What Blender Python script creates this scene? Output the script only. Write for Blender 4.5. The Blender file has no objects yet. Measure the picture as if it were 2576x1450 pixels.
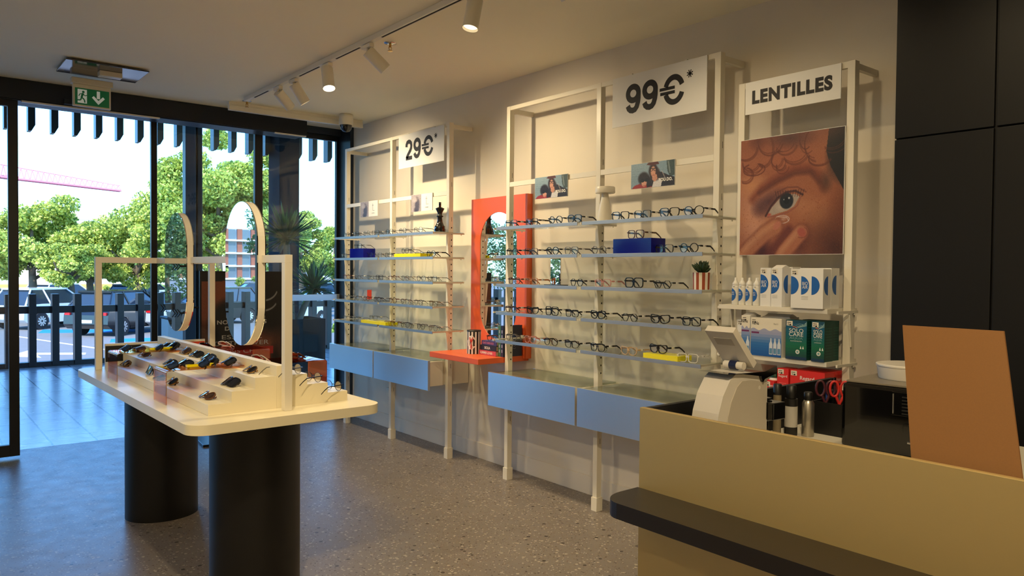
import bpy, math, random
import numpy as np
from mathutils import Vector, Matrix, Euler
random.seed(7)
R_ = math.radians
SC = bpy.context.scene
COL = SC.collection

# ------------------------------------------------------------------ camera
cam_d = bpy.data.cameras.new('camera')
cam = bpy.data.objects.new('camera', cam_d); COL.objects.link(cam)
CW, CH = 2576, 1450
_c = Vector((1288, 725)); _v1 = Vector((-252, 668)); _v2 = Vector((3640, 702))
FPX = math.sqrt(-(_v1 - _c).dot(_v2 - _c))
def _dir(v): return Vector(((v.x - _c.x) / FPX, -(v.y - _c.y) / FPX, -1)).normalized()
dY = _dir(_v1); dX = _dir(_v2); dX = (dX - dY * dX.dot(dY)).normalized(); dZ = dX.cross(dY)
Mw = Matrix((dX, dY, dZ)).to_4x4()           # camera space -> world
Mw.translation = Vector((0, 0, 1.5))
cam.matrix_world = Mw
cam_d.sensor_fit = 'HORIZONTAL'; cam_d.sensor_width = 36.0
cam_d.lens = FPX / CW * 36.0
cam_d.clip_start = 0.05; cam_d.clip_end = 800
SC.camera = cam

# ------------------------------------------------------------------ world, sun, exposure
W = bpy.data.worlds.new('sky'); SC.world = W; W.use_nodes = True
wn = W.node_tree; wn.nodes.clear()
wo = wn.nodes.new('ShaderNodeOutputWorld'); wb = wn.nodes.new('ShaderNodeBackground')
sk = wn.nodes.new('ShaderNodeTexSky'); sk.sky_type = 'NISHITA'; sk.sun_disc = False
sk.sun_elevation = R_(42); sk.sun_rotation = R_(215); sk.air_density = 1.0; sk.dust_density = 0.4; sk.ozone_density = 2.0
_t = wn.nodes.new('ShaderNodeMix'); _t.data_type = 'RGBA'; _t.blend_type = 'MULTIPLY'; _t.inputs[0].default_value = 1.0
_t.inputs[7].default_value = (0.44, 0.79, 1.14, 1)        # camera white balance set for the warm lamps
wn.links.new(sk.outputs[0], _t.inputs[6]); wn.links.new(_t.outputs[2], wb.inputs[0]); wb.inputs[1].default_value = 0.78
wn.links.new(wb.outputs[0], wo.inputs[0])
sun_d = bpy.data.lights.new('sun', 'SUN'); sun_d.energy = 7.5; sun_d.angle = R_(0.6); sun_d.color = (1, .90, .72)
sun = bpy.data.objects.new('sun', sun_d); COL.objects.link(sun)
sun.rotation_euler = Vector((0.55, 0.62, -0.68)).to_track_quat('-Z', 'Y').to_euler()
SC.view_settings.view_transform = 'Standard'; SC.view_settings.look = 'None'
SC.view_settings.gamma = 1.0; SC.view_settings.use_curve_mapping = False
SC.view_settings.exposure = 0.0
SC.cycles.use_denoising = True
SC.cycles.transparent_max_bounces = 24; SC.cycles.max_bounces = 10
SC.cycles.sample_clamp_indirect = 6.0
SPOT_W = 86.0
WARM = (1.0, 0.785, 0.465)

# ------------------------------------------------------------------ materials
def srgb(c):
    c = [x / 255.0 for x in c]
    return tuple(x / 12.92 if x <= .04045 else ((x + .055) / 1.055) ** 2.4 for x in c)
MATS = {}
def mat(name, rgb=(200, 200, 200), rough=.5, metal=0.0, emit=0.0, noise=0.0, nscale=40.0, spec=.5, bump=0.0, coat=0.0):
    if name in MATS: return MATS[name]
    m = bpy.data.materials.new(name); m.use_nodes = True
    nt = m.node_tree; b = nt.nodes['Principled BSDF']
    col = srgb(rgb)
    b.inputs['Base Color'].default_value = (*col, 1)
    b.inputs['Roughness'].default_value = rough; b.inputs['Metallic'].default_value = metal
    b.inputs['Specular IOR Level'].default_value = spec
    b.inputs['Coat Weight'].default_value = coat
    if emit:
        b.inputs['Emission Color'].default_value = (*col, 1); b.inputs['Emission Strength'].default_value = emit
    if noise or bump:
        tc = nt.nodes.new('ShaderNodeTexCoord'); n = nt.nodes.new('ShaderNodeTexNoise')
        n.inputs['Scale'].default_value = nscale; n.inputs['Detail'].default_value = 4
        nt.links.new(tc.outputs['Object'], n.inputs['Vector'])
        if noise:
            mx = nt.nodes.new('ShaderNodeMix'); mx.data_type = 'RGBA'
            mx.inputs[6].default_value = (*[max(0, c * (1 - noise)) for c in col], 1)
            mx.inputs[7].default_value = (*[min(1, c * (1 + noise)) for c in col], 1)
            nt.links.new(n.outputs['Fac'], mx.inputs[0]); nt.links.new(mx.outputs[2], b.inputs['Base Color'])
        if bump:
            bp = nt.nodes.new('ShaderNodeBump'); bp.inputs['Strength'].default_value = bump; bp.inputs['Distance'].default_value = .002
            nt.links.new(n.outputs['Fac'], bp.inputs['Height']); nt.links.new(bp.outputs[0], b.inputs['Normal'])
    MATS[name] = m; return m
def clear(name, rgb=(255, 255, 255), refl=.08, rough=.02, tint=None):
    """thin clear sheet: transparent with a reflecting skin"""
    if name in MATS: return MATS[name]
    m = bpy.data.materials.new(name); m.use_nodes = True; nt = m.node_tree; nt.nodes.clear()
    o = nt.nodes.new('ShaderNodeOutputMaterial'); t = nt.nodes.new('ShaderNodeBsdfTransparent'); g = nt.nodes.new('ShaderNodeBsdfGlossy')
    t.inputs[0].default_value = (*srgb(rgb), 1); g.inputs['Roughness'].default_value = rough
    f = nt.nodes.new('ShaderNodeLayerWeight'); f.inputs['Blend'].default_value = .25
    ml = nt.nodes.new('ShaderNodeMath'); ml.operation = 'MULTIPLY_ADD'; ml.inputs[1].default_value = .6; ml.inputs[2].default_value = refl
    ml.use_clamp = True
    mx = nt.nodes.new('ShaderNodeMixShader')
    nt.links.new(f.outputs['Fresnel'], ml.inputs[0]); nt.links.new(ml.outputs[0], mx.inputs[0])
    nt.links.new(t.outputs[0], mx.inputs[1]); nt.links.new(g.outputs[0], mx.inputs[2]); nt.links.new(mx.outputs[0], o.inputs[0])
    MATS[name] = m; return m
def brushed(name, rgb, rough, axis=1, aniso=0.0):
    m = mat(name, rgb, rough, 1.0)
    nt = m.node_tree; b = nt.nodes['Principled BSDF']
    if aniso:
        tg = nt.nodes.new('ShaderNodeTangent'); tg.direction_type = 'RADIAL'; tg.axis = 'Z'
        b.inputs['Anisotropic'].default_value = aniso; nt.links.new(tg.outputs[0], b.inputs['Tangent'])
    tc = nt.nodes.new('ShaderNodeTexCoord'); mp = nt.nodes.new('ShaderNodeMapping'); n = nt.nodes.new('ShaderNodeTexNoise')
    s = [900, 900, 900]; s[axis] = 12; mp.inputs['Scale'].default_value = s; n.inputs['Scale'].default_value = 1.0
    n.inputs['Detail'].default_value = 3
    mr = nt.nodes.new('ShaderNodeMapRange'); mr.inputs[3].default_value = rough - .015; mr.inputs[4].default_value = rough + .015
    nt.links.new(tc.outputs['Object'], mp.inputs[0]); nt.links.new(mp.outputs[0], n.inputs['Vector'])
    nt.links.new(n.outputs['Fac'], mr.inputs[0]); nt.links.new(mr.outputs[0], b.inputs['Roughness'])
    return m
def vcol_mat(name, rough=.45):
    m = mat(name, (200, 200, 200), rough); nt = m.node_tree
    a = nt.nodes.new('ShaderNodeAttribute'); a.attribute_name = 'Col'
    nt.links.new(a.outputs['Color'], nt.nodes['Principled BSDF'].inputs['Base Color']); return m

def floor_material():
    m = mat('terrazzo_vinyl', (142, 130, 120), .42); nt = m.node_tree; b = nt.nodes['Principled BSDF']
    tc = nt.nodes.new('ShaderNodeTexCoord')
    def chips(scale, lo, hi):
        v = nt.nodes.new('ShaderNodeTexVoronoi'); v.inputs['Scale'].default_value = scale
        nt.links.new(tc.outputs['Object'], v.inputs['Vector'])
        c = nt.nodes.new('ShaderNodeMath'); c.operation = 'LESS_THAN'; c.inputs[1].default_value = lo
        nt.links.new(v.outputs['Distance'], c.inputs[0])
        s = nt.nodes.new('ShaderNodeSeparateColor'); nt.links.new(v.outputs['Color'], s.inputs[0])
        g = nt.nodes.new('ShaderNodeMath'); g.operation = 'GREATER_THAN'; g.inputs[1].default_value = hi
        nt.links.new(s.outputs[0], g.inputs[0])
        mu = nt.nodes.new('ShaderNodeMath'); mu.operation = 'MULTIPLY'
        nt.links.new(c.outputs[0], mu.inputs[0]); nt.links.new(g.outputs[0], mu.inputs[1]); return mu
    base = nt.nodes.new('ShaderNodeTexNoise'); base.inputs['Scale'].default_value = 2.2; base.inputs['Detail'].default_value = 6
    nt.links.new(tc.outputs['Object'], base.inputs['Vector'])
    m0 = nt.nodes.new('ShaderNodeMix'); m0.data_type = 'RGBA'
    m0.inputs[6].default_value = (*srgb((116, 108, 101)), 1); m0.inputs[7].default_value = (*srgb((136, 127, 118)), 1)
    nt.links.new(base.outputs['Fac'], m0.inputs[0]); last = m0.outputs[2]
    for sc, lo, hi, c in ((55, .30, .80, (84, 74, 68)), (38, .32, .80, (170, 160, 146)), (90, .36, .72, (112, 96, 84)), (24, .26, .88, (70, 62, 58)), (70, .3, .8, (176, 166, 154))):
        k = chips(sc, lo, hi); mx = nt.nodes.new('ShaderNodeMix'); mx.data_type = 'RGBA'
        nt.links.new(k.outputs[0], mx.inputs[0]); nt.links.new(last, mx.inputs[6]); mx.inputs[7].default_value = (*srgb(c), 1)
        last = mx.outputs[2]
    nt.links.new(last, b.inputs['Base Color'])
    n2 = nt.nodes.new('ShaderNodeTexNoise'); n2.inputs['Scale'].default_value = 9; n2.inputs['Detail'].default_value = 8
    nt.links.new(tc.outputs['Object'], n2.inputs['Vector'])
    mr = nt.nodes.new('ShaderNodeMapRange'); mr.inputs[3].default_value = .27; mr.inputs[4].default_value = .44
    nt.links.new(n2.outputs['Fac'], mr.inputs[0]); nt.links.new(mr.outputs[0], b.inputs['Roughness'])
    return m
def tile_material():
    m = mat('grey_stone_tile', (120, 128, 138), .22, spec=1.0); nt = m.node_tree; b = nt.nodes['Principled BSDF']
    tc = nt.nodes.new('ShaderNodeTexCoord'); mp = nt.nodes.new('ShaderNodeMapping')
    mp.inputs['Rotation'].default_value = (0, 0, R_(90))
    br = nt.nodes.new('ShaderNodeTexBrick'); br.offset = .5
    br.inputs['Scale'].default_value = 1.0; br.inputs['Brick Width'].default_value = 1.0; br.inputs['Row Height'].default_value = .33
    br.inputs['Mortar Size'].default_value = .008; br.inputs['Color1'].default_value = (*srgb((186, 190, 194)), 1)
    br.inputs['Color2'].default_value = (*srgb((198, 201, 205)), 1); br.inputs['Mortar'].default_value = (*srgb((60, 66, 74)), 1)
    nt.links.new(tc.outputs['Object'], mp.inputs[0]); nt.links.new(mp.outputs[0], br.inputs['Vector'])
    nt.links.new(br.outputs['Color'], b.inputs['Base Color'])
    n = nt.nodes.new('ShaderNodeTexNoise'); n.inputs['Scale'].default_value = 14; n.inputs['Detail'].default_value = 5
    nt.links.new(tc.outputs['Object'], n.inputs['Vector'])
    mr = nt.nodes.new('ShaderNodeMapRange'); mr.inputs[3].default_value = .14; mr.inputs[4].default_value = .34
    nt.links.new(n.outputs['Fac'], mr.inputs[0]); nt.links.new(mr.outputs[0], b.inputs['Roughness'])
    bp = nt.nodes.new('ShaderNodeBump'); bp.inputs['Strength'].default_value = .12; bp.inputs['Distance'].default_value = .01
    nt.links.new(n.outputs['Fac'], bp.inputs['Height']); nt.links.new(bp.outputs[0], b.inputs['Normal'])
    return m
M_floor = floor_material(); M_tile = tile_material()
M_wall = mat('wall_paint', (220, 211, 196), .7, bump=.15, nscale=220)
M_ceil = mat('ceiling_paint', (244, 236, 212), .8, bump=.1, nscale=160)
M_white = mat('white_lacquer', (226, 218, 200), .38)
M_rack = mat('rack_cream_metal', (226, 219, 203), .35)
M_cream = mat('table_cream_laminate', (232, 222, 192), .33)
M_dark = mat('dark_blue_frame', (11, 14, 21), .38)
M_dark2 = mat('blue_grey_steel', (30, 40, 54), .4)
M_black = mat('black_matte', (14, 13, 13), .45)
M_blackg = mat('black_gloss', (8, 8, 9), .12, coat=.5)
M_cab = mat('black_cabinet', (11, 10, 10), .55, spec=.3)
M_alu = brushed('brushed_aluminium', (186, 184, 180), .5)
M_alud = brushed('drawer_aluminium', (246, 247, 248), .33)
M_brass = brushed('brushed_brass', (222, 196, 134), .38, aniso=.75)
M_brass.node_tree.nodes['Principled BSDF'].inputs['Metallic'].default_value = .68
M_orange = mat('orange_lacquer', (222, 96, 48), .38)
M_mirror = mat('mirror_silver', (235, 240, 240), .01, 1.0)
M_glass = clear('window_glass', (246, 252, 252), .03)
M_glass3 = clear('drawer_glass', (238, 244, 242), .22)
M_glass2 = clear('shelf_glass', (250, 253, 251), .015)
M_lens = clear('demo_lens', (246, 248, 250), .025)
M_orac = clear('orange_acrylic', (255, 206, 160), .03)
M_orac2 = clear('red_acrylic', (244, 150, 116), .05)
M_yac = clear('yellow_acrylic', (246, 236, 10), .05)
M_yel = mat('yellow_block', (238, 226, 8), .15)
M_blue = mat('blue_gloss_block', (4, 8, 128), .12, spec=.25)
M_ink = mat('black_ink', (32, 28, 26), .6)
M_whiteink = mat('white_ink', (228, 226, 220), .6)
M_paper = mat('white_card', (228, 226, 222), .5)
M_green = mat('exit_green', (18, 110, 66), .5, emit=.12)
M_led = mat('lamp_face_lit', (255, 240, 205), .4, emit=16)
M_ledd = mat('lamp_face_dim', (255, 236, 196), .4, emit=2.2)
M_print = vcol_mat('printed_picture')
M_chrome = mat('chrome', (200, 200, 200), .2, 1.0)
M_gold = mat('gold_metal', (200, 160, 90), .25, 1.0)

# ------------------------------------------------------------------ mesh builder
class MB:
    def __init__(s): s.v = []; s.f = []; s.m = []; s.mats = []; s.smooth = []
    def mi(s, m):
        if m not in s.mats: s.mats.append(m)
        return s.mats.index(m)
    def add(s, vs, fs, m, sm=False):
        o = len(s.v); s.v += [tuple(v) for v in vs]; k = s.mi(m)
        for f in fs: s.f.append(tuple(i + o for i in f)); s.m.append(k); s.smooth.append(sm)
        return s
    def box(s, x0, x1, y0, y1, z0, z1, m, M=None):
        vs = [Vector((x, y, z)) for z in (z0, z1) for y in (y0, y1) for x in (x0, x1)]
        if M is not None: vs = [M @ v for v in vs]
        return s.add(vs, [(0, 2, 3, 1), (4, 5, 7, 6), (0, 1, 5, 4), (2, 6, 7, 3), (0, 4, 6, 2), (1, 3, 7, 5)], m)
    def cyl(s, p0, p1, r0, r1, m, n=16, caps=True):
        p0 = Vector(p0); p1 = Vector(p1); d = (p1 - p0).normalized()
        a = d.orthogonal().normalized(); b = d.cross(a)
        vs = []
        for p, r in ((p0, r0), (p1, r1)):
            for i in range(n):
                t = 2 * math.pi * i / n; vs.append(p + a * (r * math.cos(t)) + b * (r * math.sin(t)))
        s.add(vs, [(i, (i + 1) % n, n + (i + 1) % n, n + i) for i in range(n)], m, True)
        if caps:
            s.add(vs[:n], [tuple(range(n))[::-1]], m); s.add(vs[n:], [tuple(range(n))], m)
        return s
    def lathe(s, prof, c, m, n=24, ax=1.0, ay=1.0):
        vs = []
        for r, z in prof:
            for i in range(n):
                t = 2 * math.pi * i / n; vs.append((c[0] + ax * r * math.cos(t), c[1] + ay * r * math.sin(t), c[2] + z))
        fs = []
        for k in range(len(prof) - 1):
            for i in range(n):
                j = (i + 1) % n; fs.append((k * n + i, k * n + j, (k + 1) * n + j, (k + 1) * n + i))
        s.add(vs, fs, m, True)
        s.add(vs[:n], [tuple(range(n))[::-1]], m); s.add(vs[-n:], [tuple(range(n))], m); return s
    def tube(s, path, r, m, n=8, closed=False):
        P = [Vector(p) for p in path]; k = len(P); vs = []
        rr = r if isinstance(r, (list, tuple)) else [r] * k
        prev = None
        for i, p in enumerate(P):
            if closed: d = P[(i + 1) % k] - P[i - 1]
            else: d = P[min(i + 1, k - 1)] - P[max(i - 1, 0)]
            d.normalize()
            a = d.orthogonal().normalized() if prev is None else (prev - d * prev.dot(d)).normalized()
            prev = a; b = d.cross(a)
            for j in range(n):
                t = 2 * math.pi * j / n; vs.append(p + a * (rr[i] * math.cos(t)) + b * (rr[i] * math.sin(t)))
        fs = []
        for i in range(k if closed else k - 1):
            for j in range(n):
                a0 = i * n + j; a1 = i * n + (j + 1) % n; b0 = ((i + 1) % k) * n + j; b1 = ((i + 1) % k) * n + (j + 1) % n
                fs.append((a0, a1, b1, b0))
        s.add(vs, fs, m, True)
        if not closed:
            s.add(vs[:n], [tuple(range(n))[::-1]], m); s.add(vs[-n:], [tuple(range(n))], m)
        return s
    def prism(s, poly, h0, h1, m, axis='z', M=None, sm=False):
        """poly extruded along an axis; for x: poly=(y,z), y: poly=(x,z), z: poly=(x,y)"""
        n = len(poly); f = {'z': lambda a, b, h: (a, b, h), 'x': lambda a, b, h: (h, a, b), 'y': lambda a, b, h: (a, h, b)}[axis]
        vs = [Vector(f(a, b, h0)) for a, b in poly] + [Vector(f(a, b, h1)) for a, b in poly]
        if M is not None: vs = [M @ v for v in vs]
        s.add(vs, [tuple(range(n))[::-1], tuple(range(n, 2 * n))], m)
        s.add(vs, [(i, (i + 1) % n, n + (i + 1) % n, n + i) for i in range(n)], m, sm); return s
    def ring(s, outer, inner, h0, h1, m, f):
        """flat ring between two outlines of the same count; f maps (a,b,h) to a point"""
        n = len(outer)
        vs = [f(*p, h0) for p in outer] + [f(*p, h0) for p in inner] + [f(*p, h1) for p in outer] + [f(*p, h1) for p in inner]
        fs = []
        for i in range(n):
            j = (i + 1) % n
            fs += [(i, n + i, n + j, j), (2 * n + i, 2 * n + j, 3 * n + j, 3 * n + i), (i, j, 2 * n + j, 2 * n + i), (n + i, 3 * n + i, 3 * n + j, n + j)]
        s.add(vs, fs, m); return s
    def mesh(s, name):
        me = bpy.data.meshes.new(name); me.from_pydata(s.v, [], s.f)
        for m in s.mats: me.materials.append(m)
        me.polygons.foreach_set('material_index', s.m); me.polygons.foreach_set('use_smooth', s.smooth)
        me.update(); return me
    def obj(s, name, parent=None, loc=(0, 0, 0), bevel=0.0, rot=None, fix=True):
        me = s.mesh(name)
        if fix and not s.nofix():
            import bmesh
            bm = bmesh.new(); bm.from_mesh(me); bmesh.ops.recalc_face_normals(bm, faces=bm.faces); bm.to_mesh(me); bm.free()
        o = bpy.data.objects.new(name, me); COL.objects.link(o); o.location = loc
        if rot: o.rotation_euler = rot
        if parent: o.parent = parent
        if bevel:
            b = o.modifiers.new('bevel', 'BEVEL'); b.width = bevel; b.segments = 2; b.limit_method = 'ANGLE'; b.angle_limit = R_(40)
        return o
    def nofix(s): return len(s.f) > 40000
def tag(o, label, cat, group=None, kind=None):
    o['label'] = label; o['category'] = cat
    if group: o['group'] = group
    if kind: o['kind'] = kind
    return o
def thing(name, label, cat, loc=(0, 0, 0), rz=0.0, group=None):
    o = bpy.data.objects.new(name, None); COL.objects.link(o); o.location = loc; o.rotation_euler = (0, 0, rz)
    o.empty_display_size = .05
    return tag(o, label, cat, group)
def struct(o): o['kind'] = 'structure'; return o
def dup(root, loc, rz=None, label=None, group=None, rot=None):
    def cp(o, par):
        c = o.copy(); COL.objects.link(c)
        if par: c.parent = par
        for ch in list(o.children): cp(ch, c)
        return c
    r = cp(root, None); r.location = loc
    if rz is not None: r.rotation_euler = (0, 0, rz)
    if rot is not None: r.rotation_euler = rot
    if label: r['label'] = label
    if group: r['group'] = group
    return r

# ------------------------------------------------------------------ lettering
_TX = {}
def text_mesh(body, off=0.0, ext=0.0):
    k = (body, off, ext)
    if k in _TX: return _TX[k]
    cu = bpy.data.curves.new('lettering', 'FONT'); cu.body = body; cu.size = 1; cu.offset = off; cu.extrude = ext
    cu.resolution_u = 4; cu.space_character = 1.0 + off * 2.6
    o = bpy.data.objects.new('lettering', cu); COL.objects.link(o)
    bpy.context.view_layer.update()
    dg = bpy.context.evaluated_depsgraph_get(); oe = o.evaluated_get(dg); me = oe.to_mesh()
    vs = [v.co.copy() for v in me.vertices]; fs = [tuple(p.vertices) for p in me.polygons]
    oe.to_mesh_clear(); bpy.data.objects.remove(o); bpy.data.curves.remove(cu)
    x0 = min((v.x for v in vs), default=0); x1 = max((v.x for v in vs), default=1)
    y0 = min((v.y for v in vs), default=0); y1 = max((v.y for v in vs), default=1)
    _TX[k] = (vs, fs, x0, x1, y0, y1); return _TX[k]
def letter(mb, body, org, ux, uy, w, h, m, off=0.0, align='c'):
    """fit lettering into a w x h box centred on org (or left aligned), spanned by unit vectors ux, uy"""
    vs, fs, x0, x1, y0, y1 = text_mesh(body, off)
    org = Vector(org); ux = Vector(ux); uy = Vector(uy)
    sx = (w / (x1 - x0)) if w else h / (y1 - y0); sy = (h / (y1 - y0)) if h else sx
    cx = (x0 + x1) / 2 if align == 'c' else x0; cy = (y0 + y1) / 2
    mb.add([org + ux * ((v.x - cx) * sx) + uy * ((v.y - cy) * sy) for v in vs], fs, m)

# ------------------------------------------------------------------ painter for printed pictures
class Paint:
    def __init__(s, w, h, bg):
        s.w, s.h = w, h; s.a = np.zeros((h, w, 3)) + np.array(bg, float)
        s.u, s.v = np.meshgrid((np.arange(w) + .5) / w, (np.arange(h) + .5) / h)   # v from the top down
    def mix(s, k, c): s.a = s.a * (1 - k[..., None]) + np.array(c, float) * k[..., None]
    def blob(s, cx, cy, rx, ry, c, soft=.5, ang=0, op=1.0):
        ca, sa = math.cos(R_(ang)), math.sin(R_(ang)); dx = s.u - cx; dy = s.v - cy
        d = np.sqrt(((dx * ca + dy * sa) / rx) ** 2 + ((-dx * sa + dy * ca) / ry) ** 2)
        s.mix(op * np.clip((1 - d) / max(soft, 1e-3) + .5 * 0, 0, 1), c)
    def line(s, pts, wd, c, op=1.0, soft=.4):
        d = np.full_like(s.u, 9.0)
        for (a, b) in zip(pts[:-1], pts[1:]):
            ax, ay = a; bx, by = b; L = (bx - ax) ** 2 + (by - ay) ** 2 + 1e-9
            t = np.clip(((s.u - ax) * (bx - ax) + (s.v - ay) * (by - ay)) / L, 0, 1)
            d = np.minimum(d, np.hypot(s.u - ax - t * (bx - ax), s.v - ay - t * (by - ay)))
        s.mix(op * np.clip((1 - d / wd) / soft, 0, 1), c)
    def poly(s, pts, c, op=1.0):
        ins = np.zeros_like(s.u, bool); n = len(pts)
        for i in range(n):
            x0, y0 = pts[i]; x1, y1 = pts[(i + 1) % n]
            cnd = ((y0 > s.v) != (y1 > s.v)) & (s.u < (x1 - x0) * (s.v - y0) / (y1 - y0 + 1e-12) + x0)
            ins ^= cnd
        s.mix(op * ins.astype(float), c)
    def grain(s, amt, seed=1, k=1):
        r = np.random.RandomState(seed); n = r.normal(0, 1, (s.h // k + 1, s.w // k + 1)).repeat(k, 0).repeat(k, 1)[:s.h, :s.w]
        s.a = s.a + n[..., None] * amt
    def sheet(s, name, org, ux, uy, W_, H_, parent=None, m=None, loc=(0, 0, 0)):
        """a fine mesh sheet whose faces carry the picture; org = top left corner, ux right, uy up"""
        w, h = s.w, s.h; org = Vector(org); ux = np.array(ux, float); uy = np.array(uy, float)
        X, Y = np.meshgrid(np.arange(w + 1) / w * W_, np.arange(h + 1) / h * H_)
        P = np.array(org)[None, None] + X[..., None] * ux - Y[..., None] * uy
        idx = np.arange((w + 1) * (h + 1)).reshape(h + 1, w + 1)
        F = np.stack([idx[1:, :-1], idx[1:, 1:], idx[:-1, 1:], idx[:-1, :-1]], -1).reshape(-1, 4)
        me = bpy.data.meshes.new(name)
        me.vertices.add(len(P.reshape(-1, 3))); me.vertices.foreach_set('co', P.reshape(-1))
        me.loops.add(F.size); me.loops.foreach_set('vertex_index', F.reshape(-1))
        me.polygons.add(len(F)); me.polygons.foreach_set('loop_start', np.arange(0, F.size, 4)); me.polygons.foreach_set('loop_total', np.full(len(F), 4))
        me.update(calc_edges=True)
        c = np.clip(s.a, 0, 255) / 255; c = np.where(c <= .04045, c / 12.92, ((c + .055) / 1.055) ** 2.4).reshape(-1, 3)
        at = me.color_attributes.new('Col', 'FLOAT_COLOR', 'CORNER')
        cc = np.ones((len(F), 4, 4), np.float32); cc[..., :3] = c[:, None, :]
        at.data.foreach_set('color', cc.reshape(-1)); me.materials.append(m or M_print)
        o = bpy.data.objects.new(name, me); COL.objects.link(o); o.location = loc
        if parent: o.parent = parent
        return o
def arc(cx, cy, rx, ry, a0, a1, n=14):
    return [(cx + rx * math.cos(R_(a0 + (a1 - a0) * i / n)), cy + ry * math.sin(R_(a0 + (a1 - a0) * i / n))) for i in range(n + 1)]

# ================================================================== SETTING
CZ = 2.945
struct(MB().box(-3.5, 3.75, -3.5, 7.31, -.06, 0, M_floor).obj('floor'))
struct(MB().box(-9, 9.5, 7.31, 13.42, -.06, 0, M_tile).obj('floor_gallery'))
struct(MB().box(-3.65, 3.75, -3.65, 7.33, CZ, CZ + .12, M_ceil).obj('ceiling'))
struct(MB().box(3.6, 3.75, -3.5, 7.03, 0, CZ, M_wall).obj('wall_right'))
struct(MB().box(-3.65, -3.5, -3.5, 7.33, 0, CZ, mat('left_wall_paint', (214, 204, 186), .7)).obj('wall_left'))
struct(MB().box(-3.5, 3.6, -3.65, -3.5, 0, CZ, mat('rear_wall_paint', (210, 200, 182), .7)).obj('wall_rear'))
struct(MB().box(3.585, 3.6, 1.5, 7.03, 0, .125, M_wall).obj('baseboard_right', bevel=.002))
# dark storage front that stands out from the display wall, right of the picture
o = thing('tall_cabinet', 'tall black cabinet fronts from floor to ceiling beside the lens solution rack', 'cabinet', (3.0, 1.36, 0))
MB().box(.018, .595, -4.8, 0, 0, CZ - .005, M_cab).obj('carcass', o)
for k, (y0, y1) in enumerate(((-.345, 0), (-.95, -.35), (-1.55, -.955), (-2.15, -1.555), (-4.8, -2.155))):
    MB().box(0, .018, y0 + .002, y1 - .002, .02, 2.018, M_cab).obj('lower_door', o, bevel=.0015)
    MB().box(0, .018, y0 + .002, y1 - .002, 2.024, CZ - .01, M_cab).obj('upper_door', o, bevel=.0015)
# entrance front at the far end
struct(MB().box(-3.5, 3.75, 7.2, 7.33, CZ + .12, 4.15, M_dark).obj('wall_front'))
struct(MB().box(3.562, 3.75, 7.03, 7.33, 0, CZ, M_dark2).obj('trim_2'))
h = MB(); h.box(-1.3, 3.065, 6.95, 7.22, 2.79, CZ - .002, M_dark); h.box(-1.29, 3.05, 6.97, 7.2, 2.782, 2.79, M_dark2)
h.box(.74, 1.74, 6.955, 6.985, 2.772, 2.785, M_rack); h.box(2.75, 3.06, 6.955, 6.985, 2.772, 2.785, M_rack)
h.box(1.02, 1.16, 6.9, 6.95, 2.79, 2.83, M_black)
op = h.obj('door_operator', bevel=.002); tag(op, 'long dark box of the sliding door mechanism under the ceiling above the entrance', 'door header')
struct(MB().box(-3.5, 3.562, 7.24, 7.33, 2.875, CZ, M_dark2).obj('trim_3'))
def leaf(name, x0, x1, y, st, ztop=2.785):
    f = MB(); f.box(x0, x0 + st, y, y + .045, .02, ztop, M_dark); f.box(x1 - st, x1, y, y + .045, .02, ztop, M_dark)
    f.box(x0 + st, x1 - st, y, y + .045, .02, .11, M_dark); f.box(x0 + st, x1 - st, y, y + .045, ztop - .05, ztop, M_dark)
    d = f.obj(name, bevel=.002); struct(d)
    MB().box(x0 + st, x1 - st, y + .018, y + .026, .11, ztop - .05, M_glass).obj('pane', d)
    return d
d1 = leaf('door_1', -.32, .72, 6.99, .067)
d2 = leaf('door_2', 1.742, 2.722, 7.26, .05, 2.873)
struct(leaf('window_1', 2.722, 3.56, 7.27, .03, 2.875))
struct(leaf('window_2', -3.5, -.32, 7.27, .05, 2.875))
M_stick = clear('frosted_sticker', (120, 130, 140), .05)
for par, xs, zs, sg, y in ((d1, .56, (1.515, 1.10), -1, 6.985), (d2, 1.815, (1.135,), 1, 7.255)):
    for z in zs:
        s = MB()
        s.box(min(xs + sg * .07, xs + sg * .5), max(xs + sg * .07, xs + sg * .5), y + .015, y + .018, z - .008, z + .008, M_black)
        for k in range(3):
            a = xs + sg * k * .022
            for q in (1, -1):
                s.prism([(a, z + q * .035), (a + sg * .01, z + q * .035), (a + sg * .035, z), (a + sg * .025, z)], y + .013, y + .016, M_black, 'y')
        s.obj('chevron_sticker', par)
M_film = mat('frosted_white_film', (238, 242, 244), .6); _nt = M_film.node_tree; _tl = _nt.nodes.new('ShaderNodeBsdfTranslucent'); _tl.inputs[0].default_value = (.9, .93, .95, 1)
_mx = _nt.nodes.new('ShaderNodeMixShader'); _mx.inputs[0].default_value = .85
_nt.links.new(_nt.nodes['Principled BSDF'].outputs[0], _mx.inputs[1]); _nt.links.new(_tl.outputs[0], _mx.inputs[2]); _nt.links.new(_mx.outputs[0], _nt.nodes['Material Output'].inputs[0])
# white film bands across the fixed glazing
for i, (xa, xb, lb) in enumerate(((2.86, 3.562, 'white horizontal band across the glass right of the yucca'), (-2.6, -.36, 'white horizontal band across the glazing left of the open door'))):
    b = MB(); b.box(xa, xb, 7.262, 7.268, 1.178, 1.24, M_film); tag(b.obj('glazing_band'), lb, 'window film')
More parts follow.
